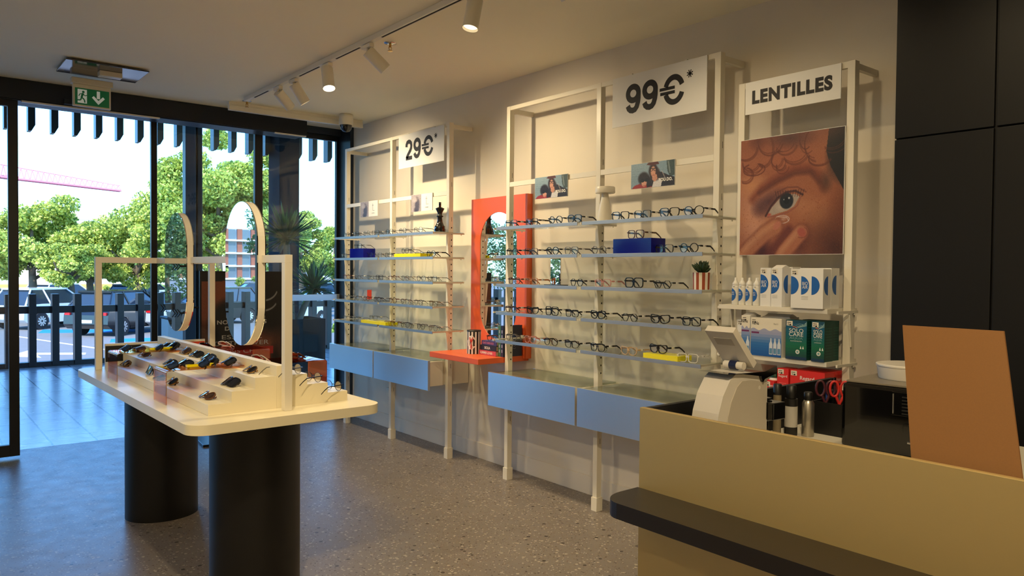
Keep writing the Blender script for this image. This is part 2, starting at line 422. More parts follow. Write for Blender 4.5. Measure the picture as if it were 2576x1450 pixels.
# gallery outside: roof, steel posts, batten screen
struct(MB().box(-9, 9.5, 7.33, 13.5, 4.02, 4.2, mat('gallery_soffit', (60, 66, 74), .7)).obj('ceiling_gallery'))
c = MB(); c.box(0, .11, 0, .12, 0, 4.02, M_dark2); c.box(.11, .135, .03, .1, 0, 4.02, M_dark); c.box(.135, .185, 0, .1, 0, 4.02, M_dark)
o = c.obj('steel_post', loc=(2.52, 9.0, 0), bevel=.003); tag(o, 'slim blue grey steel post standing in the gallery behind the two oval mirrors', 'post')
o = MB().box(0, .36, 0, .5, 0, 4.02, mat('column_steel', (18, 23, 32), .8, spec=.15)).obj('column', loc=(5.12, 12.75, 0), bevel=.006)
tag(o, 'broad dark square column behind the yucca plant', 'column')
fe = thing('batten_fence', 'dark batten fence with one thick rail along the gallery edge', 'fence', (0, 13.2, 0))
MB().box(-8.8, 9.3, .02, .1, .80, .905, M_dark).obj('rail', fe); MB().box(-8.8, 9.3, -.02, .12, 0, .075, M_dark).obj('bottom_rail', fe)
me = MB().box(0, .092, -.05, .13, .02, 1.09, M_dark).obj('batten', fe, bevel=.002)
k0 = 1.479
for k in range(-34, 27):
    if k == -34: me.location = (k0 + k * .2953, 0, 0); continue
    c = me.copy(); COL.objects.link(c); c.parent = fe; c.location = (k0 + k * .2953, 0, 0)
pe = thing('batten_pelmet', 'row of short dark battens with slanted ends hanging under the gallery roof', 'batten screen', (0, 13.2, 4.0))
me = MB().prism([(0, .02), (0, -.5), (.045, -.5), (.092, -.41), (.092, .02)], -.05, .13, M_dark, 'y').obj('batten', pe)
for k in range(-34, 27):
    if k == -34: me.location = (k0 + k * .2953, 0, 0); continue
    c = me.copy(); COL.objects.link(c); c.parent = pe; c.location = (k0 + k * .2953, 0, 0)
MB().box(-8.8, 9.3, .0, .08, -.06, .02, M_dark2).obj('rail', pe)

# ================================================================== OUTSIDE
M_asph = mat('asphalt', (122, 122, 122), .9, noise=.12, nscale=3)
struct(MB().box(-150, 160, 13.45, 260, -1.1, -1.0, M_asph).obj('ground_parking'))
M_linew = mat('road_paint_white', (225, 225, 222), .8); M_lineb = mat('road_paint_blue', (20, 130, 205), .8)
def mark(name, polys, m, label):
    b = MB()
    for p in polys: b.prism(p, -.9998, -.9990, m)
    tag(b.obj(name), label, 'road marking')
def bar(x0, y0, x1, y1, w):
    dx, dy = x1 - x0, y1 - y0; L = math.hypot(dx, dy); nx, ny = -dy / L * w / 2, dx / L * w / 2
    return [(x0 + nx, y0 + ny), (x1 + nx, y1 + ny), (x1 - nx, y1 - ny), (x0 - nx, y0 - ny)]
mark('arrow_marking', [[(2.3, 25.1), (3.0, 26.6), (3.0, 25.7), (4.2, 24.9), (4.1, 24.4), (3.0, 25.1), (3.0, 24.2)]], M_linew, 'white arrow painted on the asphalt behind the fence')
mark('lane_line', [bar(3.0, 33.0, 5.2, 24.0, .14), bar(-3, 24.0, -9, 50, .14)], M_linew, 'thin white lane line running towards the parked cars')
mark('stop_line', [bar(5.2, 26.8, 8.5, 25.2, .22)], M_linew, 'short white line painted below the black car')
mark('blue_bay', [[(4.0, 33.2), (8.2, 31.2), (8.6, 32.6), (4.4, 35.0)], [(5.4, 27.9), (9.6, 27.2), (9.9, 28.3), (5.7, 29.2)]], M_lineb, 'blue painted parking bay under the parked cars')
M_tyre = mat('tyre', (28, 28, 30), .8); M_carglass = mat('car_glass', (40, 50, 60), .08, spec=.8); M_rim = mat('alloy', (200, 202, 205), .3, .8)
M_tail = mat('tail_light', (190, 20, 24), .3)
_car = {}
def wheel_mb():
    w = MB(); w.cyl((0, -.11, 0), (0, .11, 0), .34, .34, M_tyre, 20)
    return w
def car(loc, rz, rgb, label, long=4.4, high=1.6, name='parked_car'):
    t = thing(name, label, 'car', loc, rz, None)
    pm = mat('car_paint_%d_%d_%d' % rgb, rgb, .25, .3, coat=.6)
    L = long / 2; b = MB()
    body = [(-L, .42), (-L + .03, .78), (-L + .12, .98), (-L + .9, 1.02), (L - 1.35, 1.0), (L - .45, .9), (L - .05, .72), (L, .4), (L - .3, .26)]
    for i, s in enumerate((-1.38, 1.38)): pass
    def arch(cx): return [(cx + .42 * math.cos(a), .3 + .42 * math.sin(a)) for a in [0, .5, 1.05, 1.57, 2.1, 2.64, math.pi]]
    poly = body + [(1.4 + .42, .26)] + arch(1.4)[0:] + [(1.4 - .42, .26), (-1.4 + .42, .26)] + arch(-1.4) + [(-1.4 - .42, .26), (-L + .2, .28)]
    b.prism(poly, -.88, .88, pm, 'y'); b.obj('body', t, bevel=.05)
    c = MB(); x0, x1, X0, X1 = -L + .12, L - 1.25, -L + .55, L - 2.1
    vs = [(x0, -.84, .98), (x1, -.84, .98), (x1, .84, .98), (x0, .84, .98), (X0, -.64, high), (X1, -.64, high), (X1, .64, high), (X0, .64, high)]
    c.add(vs, [(0, 1, 5, 4), (1, 2, 6, 5), (2, 3, 7, 6), (3, 0, 4, 7)], M_carglass); c.obj('windows', t)
    r = MB(); r.prism([(X0 - .1, -.66), (X1 + .08, -.66), (X1 + .08, .66), (X0 - .1, .66)], high - .03, high + .04, pm)
    for yy in (-1, 1):
        for xa, xb in ((x0, X0), (x1, X1), ((x0 + x1) / 2 - .3, (X0 + X1) / 2 - .3)):
            r.cyl((xa, yy * .845, .98), (xb, yy * .65, high), .04, .035, pm, 8)
    r.obj('roof', t, bevel=.02)
    for sx in (-1.4, 1.4):
        for sy in (-.8, .8):
            w = wheel_mb().obj('wheel', t, (sx, sy, .34))
            h = MB(); h.cyl((0, sy / .8 * .10, 0), (0, sy / .8 * .125, 0), .215, .21, M_tyre, 20)
            for q in range(10):
                a = q * math.pi / 5; d = Vector((math.cos(a), 0, math.sin(a))); p = Vector((-d.z, 0, d.x)) * .022; y = Vector((0, sy / .8 * .135, 0))
                h.add([d * .04 + p + y, d * .2 + p * 1.5 + y, d * .2 - p * 1.5 + y, d * .04 - p + y], [(0, 1, 2, 3)], M_rim)
            h.obj('rim', w)
    for sy in (-.72, .72):
        MB().box(-L - .01, -L + .12, sy - .10, sy + .10, .78, .88, M_tail).obj('tail_light', t)
        MB().box(L - .2, L - .01, sy - .13, sy + .13, .64, .78, M_rim).obj('headlight', t)
    p = MB(); p.box(-L - .015, -L + .02, -.26, .26, .5, .61, M_paper); p.obj('number_plate', t)
    return t
car((6.75, 31.9, -1.0), R_(42), (22, 24, 28), 'black car with silver wheels parked behind the fence, nearest of the dark cars')
car((9.6, 31.5, -1.0), R_(30), (178, 184, 190), 'silver car with red tail light right of the black car behind the fence')
car((4.9, 36.6, -1.0), R_(38), (226, 228, 230), 'white car with alloy wheels parked left of the black car')
car((12.6, 30.8, -1.0), R_(32), (235, 236, 238), 'white car seen beside the second oval mirror')
car((2.9, 41.8, -1.0), R_(40), (196, 198, 200), 'pale grey car at the left edge of the parking row')
car((6.9, 46.2, -1.0), R_(35), (232, 232, 232), 'white car in the rear parking row under the trees')
car((10.2, 43.2, -1.0), R_(35), (60, 66, 74), 'dark grey car in the rear parking row')
car((14.0, 41.5, -1.0), R_(35), (205, 208, 212), 'light grey car in the rear row near the lamp post')
car((21.6, 46.5, -1.0), R_(20), (215, 216, 220), 'pale car low behind the white rail, right of the yucca')
car((26.5, 45.5, -1.0), R_(20), (48, 52, 60), 'dark car low behind the white rail, nearest the wall')
car((-9.5, 34.5, -1.0), R_(-8), (24, 26, 30), 'dark car on the left of the car park, seen in the oval mirror')
car((-4.2, 33.0, -1.0), R_(-8), (220, 222, 224), 'white car on the left of the car park, seen in the oval mirror')
car((-16.0, 46.0, -1.0), R_(10), (70, 76, 86), 'grey blue car far left beyond the car park')

def leafm(name, rgb, tr):
    m = mat(name, rgb, .6); nt = m.node_tree; b = nt.nodes['Principled BSDF']
    t = nt.nodes.new('ShaderNodeBsdfTranslucent'); t.inputs[0].default_value = (*srgb(tr), 1)
    mx = nt.nodes.new('ShaderNodeMixShader'); mx.inputs[0].default_value = .42
    nt.links.new(b.outputs[0], mx.inputs[1]); nt.links.new(t.outputs[0], mx.inputs[2]); nt.links.new(mx.outputs[0], nt.nodes['Material Output'].inputs[0]); return m
LEAF = [leafm('leaf_light', (206, 212, 112), (222, 226, 110)), leafm('leaf_mid', (176, 190, 88), (198, 208, 88)), leafm('leaf_deep', (92, 120, 56), (130, 156, 64))]
CONI = [leafm('needle_light', (132, 152, 96), (140, 160, 80)), leafm('needle_mid', (98, 122, 76), (110, 140, 70)), leafm('needle_deep', (64, 88, 56), (80, 110, 50))]
M_bark = mat('bark', (96, 84, 70), .9, noise=.3, nscale=8)
def foliage(par, c, r, n, size, mats, seed, name='foliage', clumps=34, squash=1.0):
    rs = np.random.RandomState(seed)
    cl = rs.normal(0, 1, (clumps, 3)); cl /= np.linalg.norm(cl, axis=1)[:, None]; cl *= rs.uniform(.45, .98, (clumps, 1))
    cl = cl * np.array(r) + np.array(c); cr = rs.uniform(.20, .36, clumps) * min(r)
    k = rs.randint(0, clumps, n); d = rs.normal(0, 1, (n, 3)); d /= np.linalg.norm(d, axis=1)[:, None]
    P = cl[k] + d * (cr[k] * rs.uniform(.55, 1.08, n))[:, None] * np.array([1.15, 1.15, .8 * squash])
    a = rs.normal(0, 1, (n, 3)); a /= np.linalg.norm(a, axis=1)[:, None]; b = np.cross(a, rs.normal(0, 1, (n, 3))); b /= np.linalg.norm(b, axis=1)[:, None]
    s = (size * rs.uniform(.6, 1.3, n))[:, None]
    V = np.stack([P - a * s, P - b * s * .62, P + a * s, P + b * s * .62], 1).reshape(-1, 3)
    me = bpy.data.meshes.new(name); me.vertices.add(4 * n); me.vertices.foreach_set('co', V.reshape(-1))
    me.loops.add(4 * n); me.loops.foreach_set('vertex_index', np.arange(4 * n))
    me.polygons.add(n); me.polygons.foreach_set('loop_start', np.arange(0, 4 * n, 4)); me.polygons.foreach_set('loop_total', np.full(n, 4))
    for m in mats: me.materials.append(m)
    me.polygons.foreach_set('material_index', (rs.choice(3, n, p=[.42, .36, .22])).astype(np.int32))
    me.update(calc_edges=True)
    o = bpy.data.objects.new(name, me); COL.objects.link(o); o.parent = par; return o
def tree(x, y, top, rx, base, label, seed, n=9000, size=.13, mats=LEAF, name='tree', lean=0, rz=None):
    n = int(n * 2.6); size *= .56
    t = thing(name, label, 'tree', (x, y, -1.0))
    cz = (top + base) / 2 + 1; rz_ = (top - base) / 2
    tr = MB(); tr.tube([(0, 0, 0), (.05, 0, cz * .35), (lean, .05, cz * .7), (lean * 1.5, 0, cz + rz_ * .3)], [.22, .17, .13, .05], M_bark, 8)
    rs = random.Random(seed)
    for q in range(6):
        a = rs.uniform(0, 6.28); z0 = cz * rs.uniform(.5, .8)
        tr.tube([(lean * .7, 0, z0), (rx * .35 * math.cos(a), rx * .35 * math.sin(a), z0 + .5), (rx * .7 * math.cos(a), rx * .7 * math.sin(a), z0 + 1.2)], [.09, .06, .03], M_bark, 6)
    tr.obj('trunk', t)
    foliage(t, (0, 0, cz), (rx, rx, rz_), n, size, mats, seed)
    return t
tree(4.5, 39, 4.6, 2.5, .8, 'leafy green tree in the car park, leftmost behind the open doorway', 1, 9000, .15)
tree(6.9, 40, 3.7, 1.9, .8, 'lower yellow green tree behind the open doorway, right of the leftmost tree', 2, 9000, .14)
tree(5.6, 36.6, 2.9, 1.4, .8, 'small yellow green tree behind the parked white car', 3, 7000, .12)
tree(8.5, 38, 4.9, 1.9, .8, 'bright green tree between the doorway and the first door stile', 4, 9000, .14)
tree(9.5, 35, 6.1, 1.9, .8, 'tall green tree behind the slim steel post', 5, 12000, .14)
tree(10.9, 34, 7.5, 2.3, .9, 'tallest bright tree directly behind the large oval mirror', 6, 15000, .14)
tree(13.0, 35, 7.2, 2.0, .8, 'tall tree half hidden by the broad dark column', 7, 10000, .14)
tree(18.6, 43, 5.2, 1.7, .8, 'round green tree right of the yucca plant', 8, 9000, .14)
tree(22.2, 46, 4.3, 1.6, .8, 'small green tree right of the entrance, nearest the wall', 9, 7000, .14)
tree(16.0, 66, 4.5, 5.0, .3, 'distant dark tree behind the rear parking row', 10, 5000, .22, CONI)
for i, (x, y, tp, r, sd) in enumerate(((-6, 50, 5.0, 3.4, 21), (-13, 52, 6.5, 3.2, 22), (-20, 47, 7.5, 3.4, 23), (-27, 50, 8.0, 3.8, 24), (-36, 52, 7, 4, 25), (-2, 57, 3.6, 3, 26))):
    tree(x, y, tp, r, -.6, ('pale conifer seen only in the orange framed mirror, %s' % ['rightmost in the reflection', 'tallest at its centre', 'left of centre', 'at its left', 'at the far left edge', 'lowest and farthest'][i]), sd, 5000, .2, CONI, 'conifer')
def hedge(x0, x1, y, h, label, seed, n=16000):
    t = thing('hedge', label, 'hedge', ((x0 + x1) / 2, y, -1))
    foliage(t, (0, 0, h / 2), ((x1 - x0) / 2, .9, h / 2), n, .08, LEAF, seed, 'foliage', 60)
hedge(8, 22, 56, 1.7, 'low clipped hedge behind the rear parking row', 31)
hedge(-30, 6, 60, 3.6, 'rough green bank of shrubs left of the car park', 32, 9000)
hedge(24, 40, 58, 2.2, 'low hedge in the distance right of the entrance', 33)
hedge(9.0, 12.2, 18.5, 1.4, 'tuft of pale grass just behind the fence beside the wall', 34, 3000)
# buildings
M_bw = mat('facade_white', (236, 234, 228), .8); M_win = mat('far_window', (90, 100, 112), .15)
def windows(par, rects, y, nm='window'):
    for x0, x1, z0, z1 in rects: MB().box(x0, x1, y - .06, y, z0, z1, M_win).obj(nm, par)
b = thing('white_house', 'low white house with grey windows behind the trees', 'building', (12, 78, -1))
MB().box(-1, 12, 0, 8, 0, 4.2, M_bw).obj('wall', b)
windows(b, [(1.4, 2.3, 2.4, 3.4), (4.2, 5.1, 2.4, 3.4), (6.6, 7.5, 2.4, 3.4), (1.4, 2.3, .5, 1.5), (4.2, 5.1, .5, 1.5), (9.4, 10.3, 2.4, 3.4)], 0)
b = thing('cream_hall', 'long cream building low behind the left trees', 'building', (2, 82, -1))
MB().box(-14, 9, 0, 9, 0, 3.4, mat('facade_cream', (232, 222, 204), .8)).obj('wall', b); windows(b, [(-9 + 3 * i, -7.6 + 3 * i, .8, 2.0) for i in range(5)], 0)
o = MB().box(-3, 9, 0, .1, 0, 1.1, mat('hoarding_orange', (238, 178, 96), .8)).obj('site_fence', loc=(8, 70, -1)); tag(o, 'orange site fence panel under the trees', 'fence')
b = thing('construction_block', 'pale half built block rising behind the left trees', 'building', (20.2, 122, -1))
MB().box(-3.2, 3.0, 0, 8, 0, 9.2, mat('facade_pale', (240, 236, 230), .8)).obj('wall', b); MB().box(-3.3, 3.1, -.1, 8, 9.2, 10.2, mat('facade_pink', (232, 186, 160), .8)).obj('top_storey', b)
b = thing('grey_shed', 'light grey flat building low at the right of the yucca', 'building', (36, 78, -1))
MB().box(-6, 14, 0, 9, 0, 4.0, mat('facade_grey', (206, 208, 210), .8)).obj('wall', b); MB().box(-3, 0, -.1, 0, 1.4, 4.0, mat('facade_slate', (130, 134, 140), .8)).obj('door', b)
b = thing('panel_building', 'three storey building with red brown panels seen in the oval mirrors', 'building', (-50, 150, -1))
MB().box(-34, 22, 0, 14, 0, 10.4, mat('slab_grey', (190, 188, 186), .8)).obj('wall', b)
M_rp = mat('panel_red', (150, 84, 62), .7)
for fl in range(4):
    z = .6 + fl * 2.55
    MB().box(-34.2, 22.2, -.9, 0, z - .35, z - .05, M_bw).obj('slab_edge', b)
    for k in range(20):
        x = -33.4 + k * 2.8
        w = MB(); w.box(x, x + 1.5, -.1, 0, z + .1, z + 2.0, M_win); w.box(x + 1.5, x + 2.5, -.3, 0, z, z + 2.1, M_rp); w.obj('window_bay', b)
# crane jib
cr = MB(); mc = mat('crane_pink', (214, 120, 134), .6); y0 = 150.0
A = Vector((13.0, y0, 16.2)); B = Vector((31.0, y0, 15.25)); n = 22
cr.cyl(A, B, .2, .2, mc, 6)
cr.cyl(A + Vector((0, 1.2, 0)), B + Vector((0, 1.2, 0)), .2, .2, mc, 6)
At = A + Vector((0, .6, 2.1)); Bt = B + Vector((0, .6, .9)); cr.cyl(At, Bt, .09, .07, mc, 6)
for i in range(n):
    p = A.lerp(B, i / n); q = At.lerp(Bt, (i + .5) / n); r = A.lerp(B, (i + 1) / n)
    cr.cyl(p, q, .08, .08, mc, 5); cr.cyl(q, r, .08, .08, mc, 5)
t = thing('tower_crane', 'pale pink lattice jib of a tower crane above the left trees', 'crane', (0, y0, -1))
cr.obj('jib', t, (0, -y0, 1)); MB().cyl((8, .6, 0), (8, .6, 18.5), .7, .7, mc, 8).cyl((8, .6, 17.4), (14, .6, 17.4), .2, .2, mc, 6).obj('mast', t)
lp = MB(); lp.cyl((0, 0, 0), (0, 0, 5.5), .09, .06, M_dark2, 10); lp.box(-.05, .9, -.08, .08, 5.4, 5.5, M_dark2)
tag(lp.obj('street_lamp', loc=(18.6, 48, -1)), 'thin dark street lamp between the parked cars', 'street lamp')
# grey litter bin in the gallery seen through the first door pane
lb = thing('litter_bin', 'pale grey litter bin in the gallery behind the door glass', 'bin', (3.33, 12.2, 0))
MB().prism([(-.22, -.2), (.22, -.2), (.22, .2), (-.22, .2)], 0, .72, mat('bin_grey', (176, 182, 188), .5)).obj('body', lb, bevel=.02)
MB().box(-.24, .24, -.22, .22, .72, .76, M_black).obj('lid', lb, bevel=.02)

# ================================================================== DISPLAY WALL
PX0, PX1 = 3.37, 3.41
M_hole = mat('slot_dark', (18, 16, 14), .8)
def post_mb(h, holes=True):
    p = MB(); p.box(-.02, .02, -.018, .018, 0, h, M_rack)
    p.box(-.026, .026, -.024, .024, 0, .085, M_rack)
    if holes:
        z = .86
        while z < 1.84:
            p.box(.001, .010, -.0186, -.0178, z, z + .011, M_hole); p.box(.001, .010, .0178, .0186, z, z + .011, M_hole)
            z += .0485
        for z in (.42, .72, 1.885, 2.16): p.box(.004, .007, -.0186, -.0178, z, z + .035, M_hole)
    return p
def arm_mb(x0, x1):
    a = MB(); a.prism([(x0, -.006), (x0, .006), (x1, .006), (x1, -.006)], -.004, .004, M_rack, 'y')
    a.prism([(-.045, -.006), (-.02, -.006), (-.02, -.16), (-.027, -.16)], -.003, .003, M_rack, 'y')
    a.cyl((x1 - .03, 0, -.014), (x1 - .03, 0, -.006), .004, .004, M_rack, 8)
    return a
SH_Z = (1.79, 1.595, 1.40, 1.208, 1.014)
def rack(name, label, ys, h, spans):
    t = thing(name, label, 'display rack', (3.39, ys[-1], 0)); y0 = ys[-1]
    me = post_mb(h)
    for i, y in enumerate(ys): me.obj('post', t, (0, y - y0, 0), bevel=.0015)
    L = ys[0] - y0
    MB().box(-.018, .004, 0, L, h - .028, h, M_rack).obj('top_rail', t, bevel=.001)
    for a, b in zip(ys[1:], ys[:-1]):
        MB().box(-.019, -.007, a - y0 + .019, b - y0 - .019, 2.095, 2.128, M_rack).obj('cross_rail', t, bevel=.001)
    for y in (ys[0], ys[-1]): MB().box(.02, .208, y - y0 - .012, y - y0 + .012, h - .045, h - .012, M_rack).obj('wall_arm', t, bevel=.001)
    for z in SH_Z:
        for (a, b) in spans:
            s = MB(); s.box(-.188, .10, a - y0, b - y0, z + .003, z + .009, M_glass2)
            s.box(-.19, -.186, a - y0, b - y0, z - .011, z + .010, M_alu); s.obj('shelf', t, bevel=.0006)
        for y in ys: arm_mb(-.186 if y != ys[0] else -.16, .125).obj('shelf_arm', t, (0, y - y0 - .022, z))
    return t
YA = (6.74, 5.87, 4.98); YB = (4.22, 3.325, 2.45)
rack('display_rack', 'tall cream metal rack carrying the 29€ sign beside the entrance', YA, 2.665, ((5.80, 6.62), (4.93, 5.77)))
rack('display_rack', 'tall cream metal rack carrying the 99€ sign, right of the orange framed mirror', YB, 2.665, ((3.33, 4.13), (2.405, 3.29)))
# lens rack
YL = (2.30, 1.725)
t = thing('lens_rack', 'cream metal rack carrying the LENTILLES sign beside the black cabinet', 'display rack', (3.39, 1.725, 0))
for y in YL: post_mb(2.47, False).obj('post', t, (0, y - 1.725, 0), bevel=.0015)
MB().box(-.018, .004, 0, .575, 2.44, 2.47, M_rack).obj('top_rail', t, bevel=.001)
for y in (.575, 0): MB().box(.02, .208, y - .012, y + .012, 2.435, 2.462, M_rack).obj('wall_arm', t)
for z in (1.325, 1.085, .85):
    b = MB(); b.box(-.153, -.026, .022, .602, z - .008, z + .014, M_rack); b.box(-.026, .12, .022, .552, z - .008, z + .014, M_rack); b.obj('shelf', t, bevel=.001)
    for y in (-.024, .606): arm_mb(-.15, .03).obj('shelf_arm', t, (0, y, z))

# signs, text faces -X : reading direction runs towards -Y
UX, UZ = Vector((0, -1, 0)), Vector((0, 0, 1))
def stroke(mb, pts, wd, x, yc, zc, w, h, m, closed=False):
    """thick line through unit-box points, drawn on the plane at x; reading direction runs towards -Y"""
    P = [Vector((p[0] * w, p[1] * h)) for p in pts]; n = len(P); L = []; Rr = []
    for i, p in enumerate(P):
        d = (P[(i + 1) % n] - P[i - 1]) if closed else (P[min(i + 1, n - 1)] - P[max(i - 1, 0)]); d.normalize(); nn = Vector((-d.y, d.x)) * wd / 2
        L.append(p + nn); Rr.append(p - nn)
    vs = [(x, yc + w / 2 - q.x, zc - h / 2 + q.y) for q in L + Rr]
    mb.add(vs, [(i, (i + 1) % n, n + (i + 1) % n, n + i) for i in range(n if closed else n - 1)], m)
def digit(mb, ch, x, yc, zc, w, h, m):
    wd = h * .205
    if ch == '9':
        stroke(mb, arc(.5, .68, .335, .235, 0, 360, 32)[:-1], wd, x, yc, zc, w, h, m, True)
        stroke(mb, [(.835, .72)] + [(.835, .60), (.83, .48), (.80, .34), (.73, .20), (.62, .115), (.48, .09), (.34, .11), (.23, .17), (.165, .28)], wd, x - .0001, yc, zc, w, h, m)
    else:
        stroke(mb, [(.15, .66), (.17, .78), (.26, .88), (.42, .915), (.6, .90), (.75, .82), (.80, .70), (.77, .58), (.66, .46), (.5, .35), (.34, .24), (.24, .15), (.20, .08)], wd, x, yc, zc, w, h, m)
        stroke(mb, [(.09, .088), (.91, .088)], wd * .95, x, yc, zc, w, h, m)
def euro(mb, x, yc, zc, w, h, m):
    stroke(mb, arc(.56, .5, .34, .41, 18, 162, 16) , h * .19, x, yc, zc, w, h, m)
    stroke(mb, arc(.56, .5, .34, .41, 198, 342, 16), h * .19, x, yc, zc, w, h, m)
    for b in (.575, .425): stroke(mb, [(-.02 + .03 * (b < .5), b), (.60, b)], h * .105, x, yc, zc, w, h, m)
def star(mb, x, yc, zc, r, m):
    for k in range(4):
        a = R_(45 * k + 22.5); c, s_ = math.cos(a), math.sin(a)
        stroke(mb, [(-c, -s_), (c, s_)], r * .26, x, yc, zc, r, r, m) if False else mb.add([(x, yc + c * r + s_ * r * .14, zc + s_ * r - c * r * .14), (x, yc + c * r - s_ * r * .14, zc + s_ * r + c * r * .14), (x, yc - c * r - s_ * r * .14, zc - s_ * r + c * r * .14), (x, yc - c * r + s_ * r * .14, zc - s_ * r - c * r * .14)], [(0, 1, 2, 3)], m)
def price(name, label, y0, y1, z0, z1, digits, yc, zc, hh, ew):
    s = thing(name, label, 'sign', (3.362, (y0 + y1) / 2, z0), 0); ym = (y0 + y1) / 2
    p = MB(); p.box(-.002, .003, -(y1 - y0) / 2, (y1 - y0) / 2, 0, z1 - z0, M_paper); p.obj('panel', s)
    q = MB(); x = -.0028
    for k, d in enumerate(digits):
        digit(q, d, x, .178 - k * .128, zc, .122, hh, M_ink)
    euro(q, x, -.112, zc, .175, hh, M_ink)
    star(q, x, -.232, zc + hh * .40, .022, M_ink)
    q.obj('lettering', s)
    for yy in (-.2, .2): MB().box(-.001, .012, yy - .01, yy + .01, z1 - z0 - .03, z1 - z0 + .006, M_rack).obj('clip', s)
price('price_sign', 'white sign reading 29€ hung from the rack nearest the entrance', 5.024, 5.725, 2.368, 2.652, '29', 0, .148, .168, .1)
price('price_sign', 'large white sign reading 99€ hung from the rack in the middle of the wall', 2.512, 3.2, 2.368, 2.662, '99', 0, .15, .168, .1)
s = thing('lens_sign', 'white sign reading LENTILLES above the close-up eye poster', 'sign', (3.362, 2.02, 2.304))
MB().box(-.002, .003, -.252, .252, 0, .162, M_paper).obj('panel', s)
q = MB(); letter(q, 'LENTILLES', (-.0028, 0, .082), UX, UZ, .425, .070, M_ink, off=.055); q.obj('lettering', s)

# close-up eye poster
P = Paint(250, 270, (168, 100, 66))
P.blob(.12, .62, .32, .34, (204, 146, 116), 1.0); P.blob(.16, .75, .16, .2, (216, 160, 132), 1.0, op=.8); P.blob(.12, .40, .2, .14, (206, 142, 94), 1.0)
P.blob(.78, .70, .2, .17, (196, 130, 84), 1.0); P.blob(.62, .6, .18, .14, (184, 122, 84), 1.0)
P.blob(.5, .2, .4, .2, (170, 90, 56), 1.0, op=.7)
P.blob(.95, .95, .45, .4, (74, 34, 22), 1.0); P.blob(1.0, .62, .16, .35, (110, 54, 30), 1.0, op=.7)
P.blob(.30, .55, .22, .11, (86, 48, 52), 1.0, -25); P.blob(.22, .6, .12, .11, (96, 56, 56), 1.0, op=.8)
P.line([(.13, .52), (.22, .43), (.38, .36), (.55, .30), (.68, .30), (.77, .36), (.82, .46)], .06, (118, 48, 26), .75, 1.0)
P.line([(.2, .47), (.38, .385), (.55, .33), (.7, .33), (.78, .42)], .035, (84, 34, 26), .6, 1.0)
P.blob(.84, .42, .08, .12, (92, 56, 40), 1.0)
P.poly([(.86, 0), (1, 0), (1, .5), (.94, .4), (.88, .3), (.84, .18)], (22, 18, 18), .9); P.blob(1.02, .22, .2, .26, (18, 15, 16), .5)
P.blob(.5, -.02, .7, .2, (128, 64, 42), 1.0, -4, .9); P.blob(.5, .03, .28, .10, (84, 38, 32), 1.0, 5); P.blob(.18, .02, .12, .09, (112, 52, 34), .9)
rs = random.Random(3)
for cx, cy, rx, ry, a0, a1 in ((.06, .08, .12, .1, 0, 200), (.14, .26, .11, .05, -60, 240), (.12, .2, .1, .09, 20, 180), (.38, .2, .06, .07, 0, 300), (.24, .1, .09, .14, -40, 120),
                              (.76, .1, .12, .14, 100, 300), (.78, .22, .1, .06, 20, 200), (.46, .08, .1, .08, 10, 160), (.9, .06, .14, .12, 0, 120), (.05, .3, .07, .06, -80, 120),
                              (.55, .14, .12, .1, 30, 150), (.3, .02, .12, .12, 20, 170), (.66, .04, .07, .12, 60, 260), (.42, .26, .05, .04, 0, 200)):
    for q in range(3):
        e = rs.uniform(-.012, .012); P.line(arc(cx + e, cy + e, rx + e, ry + e, a0, a1), .007, (104, 44, 24), .6, .8)
P.poly([(.285, .665), (.33, .60), (.40, .535), (.48, .50), (.56, .50), (.60, .525), (.55, .60), (.48, .635), (.38, .655), (.31, .675)], (176, 166, 156))
P.blob(.42, .6, .07, .05, (196, 186, 176), .9); P.blob(.305, .66, .03, .018, (190, 84, 66), .7)
P.blob(.475, .552, .072, .072, (28, 32, 38), .15); P.blob(.475, .552, .03, .03, (8, 9, 12), .2); P.blob(.5, .53, .012, .012, (190, 196, 204), .5); P.blob(.45, .54, .008, .008, (150, 160, 170), .5)
P.line([(.27, .67), (.32, .59), (.39, .52), (.47, .48), (.56, .475), (.63, .51)], .013, (66, 30, 28), .9, .7)
P.line([(.30, .57), (.38, .475), (.48, .44), (.58, .445), (.66, .49)], .010, (110, 56, 44), .7, .8)
P.line([(.29, .68), (.4, .67), (.5, .645), (.58, .6), (.61, .53)], .009, (150, 84, 70), .8, .7)
for i in range(12):
    a = .38 + i * .022; P.line([(a, .515 - abs(a - .5) * -.1), (a + .012 * (i - 5) * .3, .465)], .004, (50, 26, 26), .7, .7)
P.line(arc(.435, .705, .07, .033, 0, 360, 24), .006, (214, 200, 200), .8, .7); P.blob(.45, .70, .05, .025, (206, 176, 168), .8, -20, .6)
P.line([(.38, .68), (.48, .69), (.5, .72)], .005, (230, 220, 220), .7, .7)
P.blob(.24, .98, .14, .16, (78, 28, 24), .8); P.line([(.3, 1.02), (.5, .80)], .07, (104, 42, 34), .8, .7); P.blob(.62, .92, .1, .2, (92, 40, 28), .9, 20, .8)
def finger(pts, w, base, hi):
    P.line(pts, w * 1.12, (110, 54, 38), .7, .35); P.line(pts, w, base, 1, .35)
    P.line([(a - .02, b - .02) for a, b in pts], w * .55, hi, .7, 1.0)
finger([(-.05, 1.10), (.12, .93), (.26, .82), (.37, .765)], .082, (178, 112, 78), (212, 156, 118))
finger([(.34, 1.16), (.46, .98), (.55, .89), (.62, .82)], .078, (176, 108, 76), (206, 150, 112))
P.blob(.385, .755, .055, .035, (196, 120, 98), .4, -40); P.blob(.625, .82, .055, .042, (178, 86, 72), .4, 40); P.line(arc(.625, .82, .055, .045, -60, 120), .005, (120, 50, 44), .7, .8)
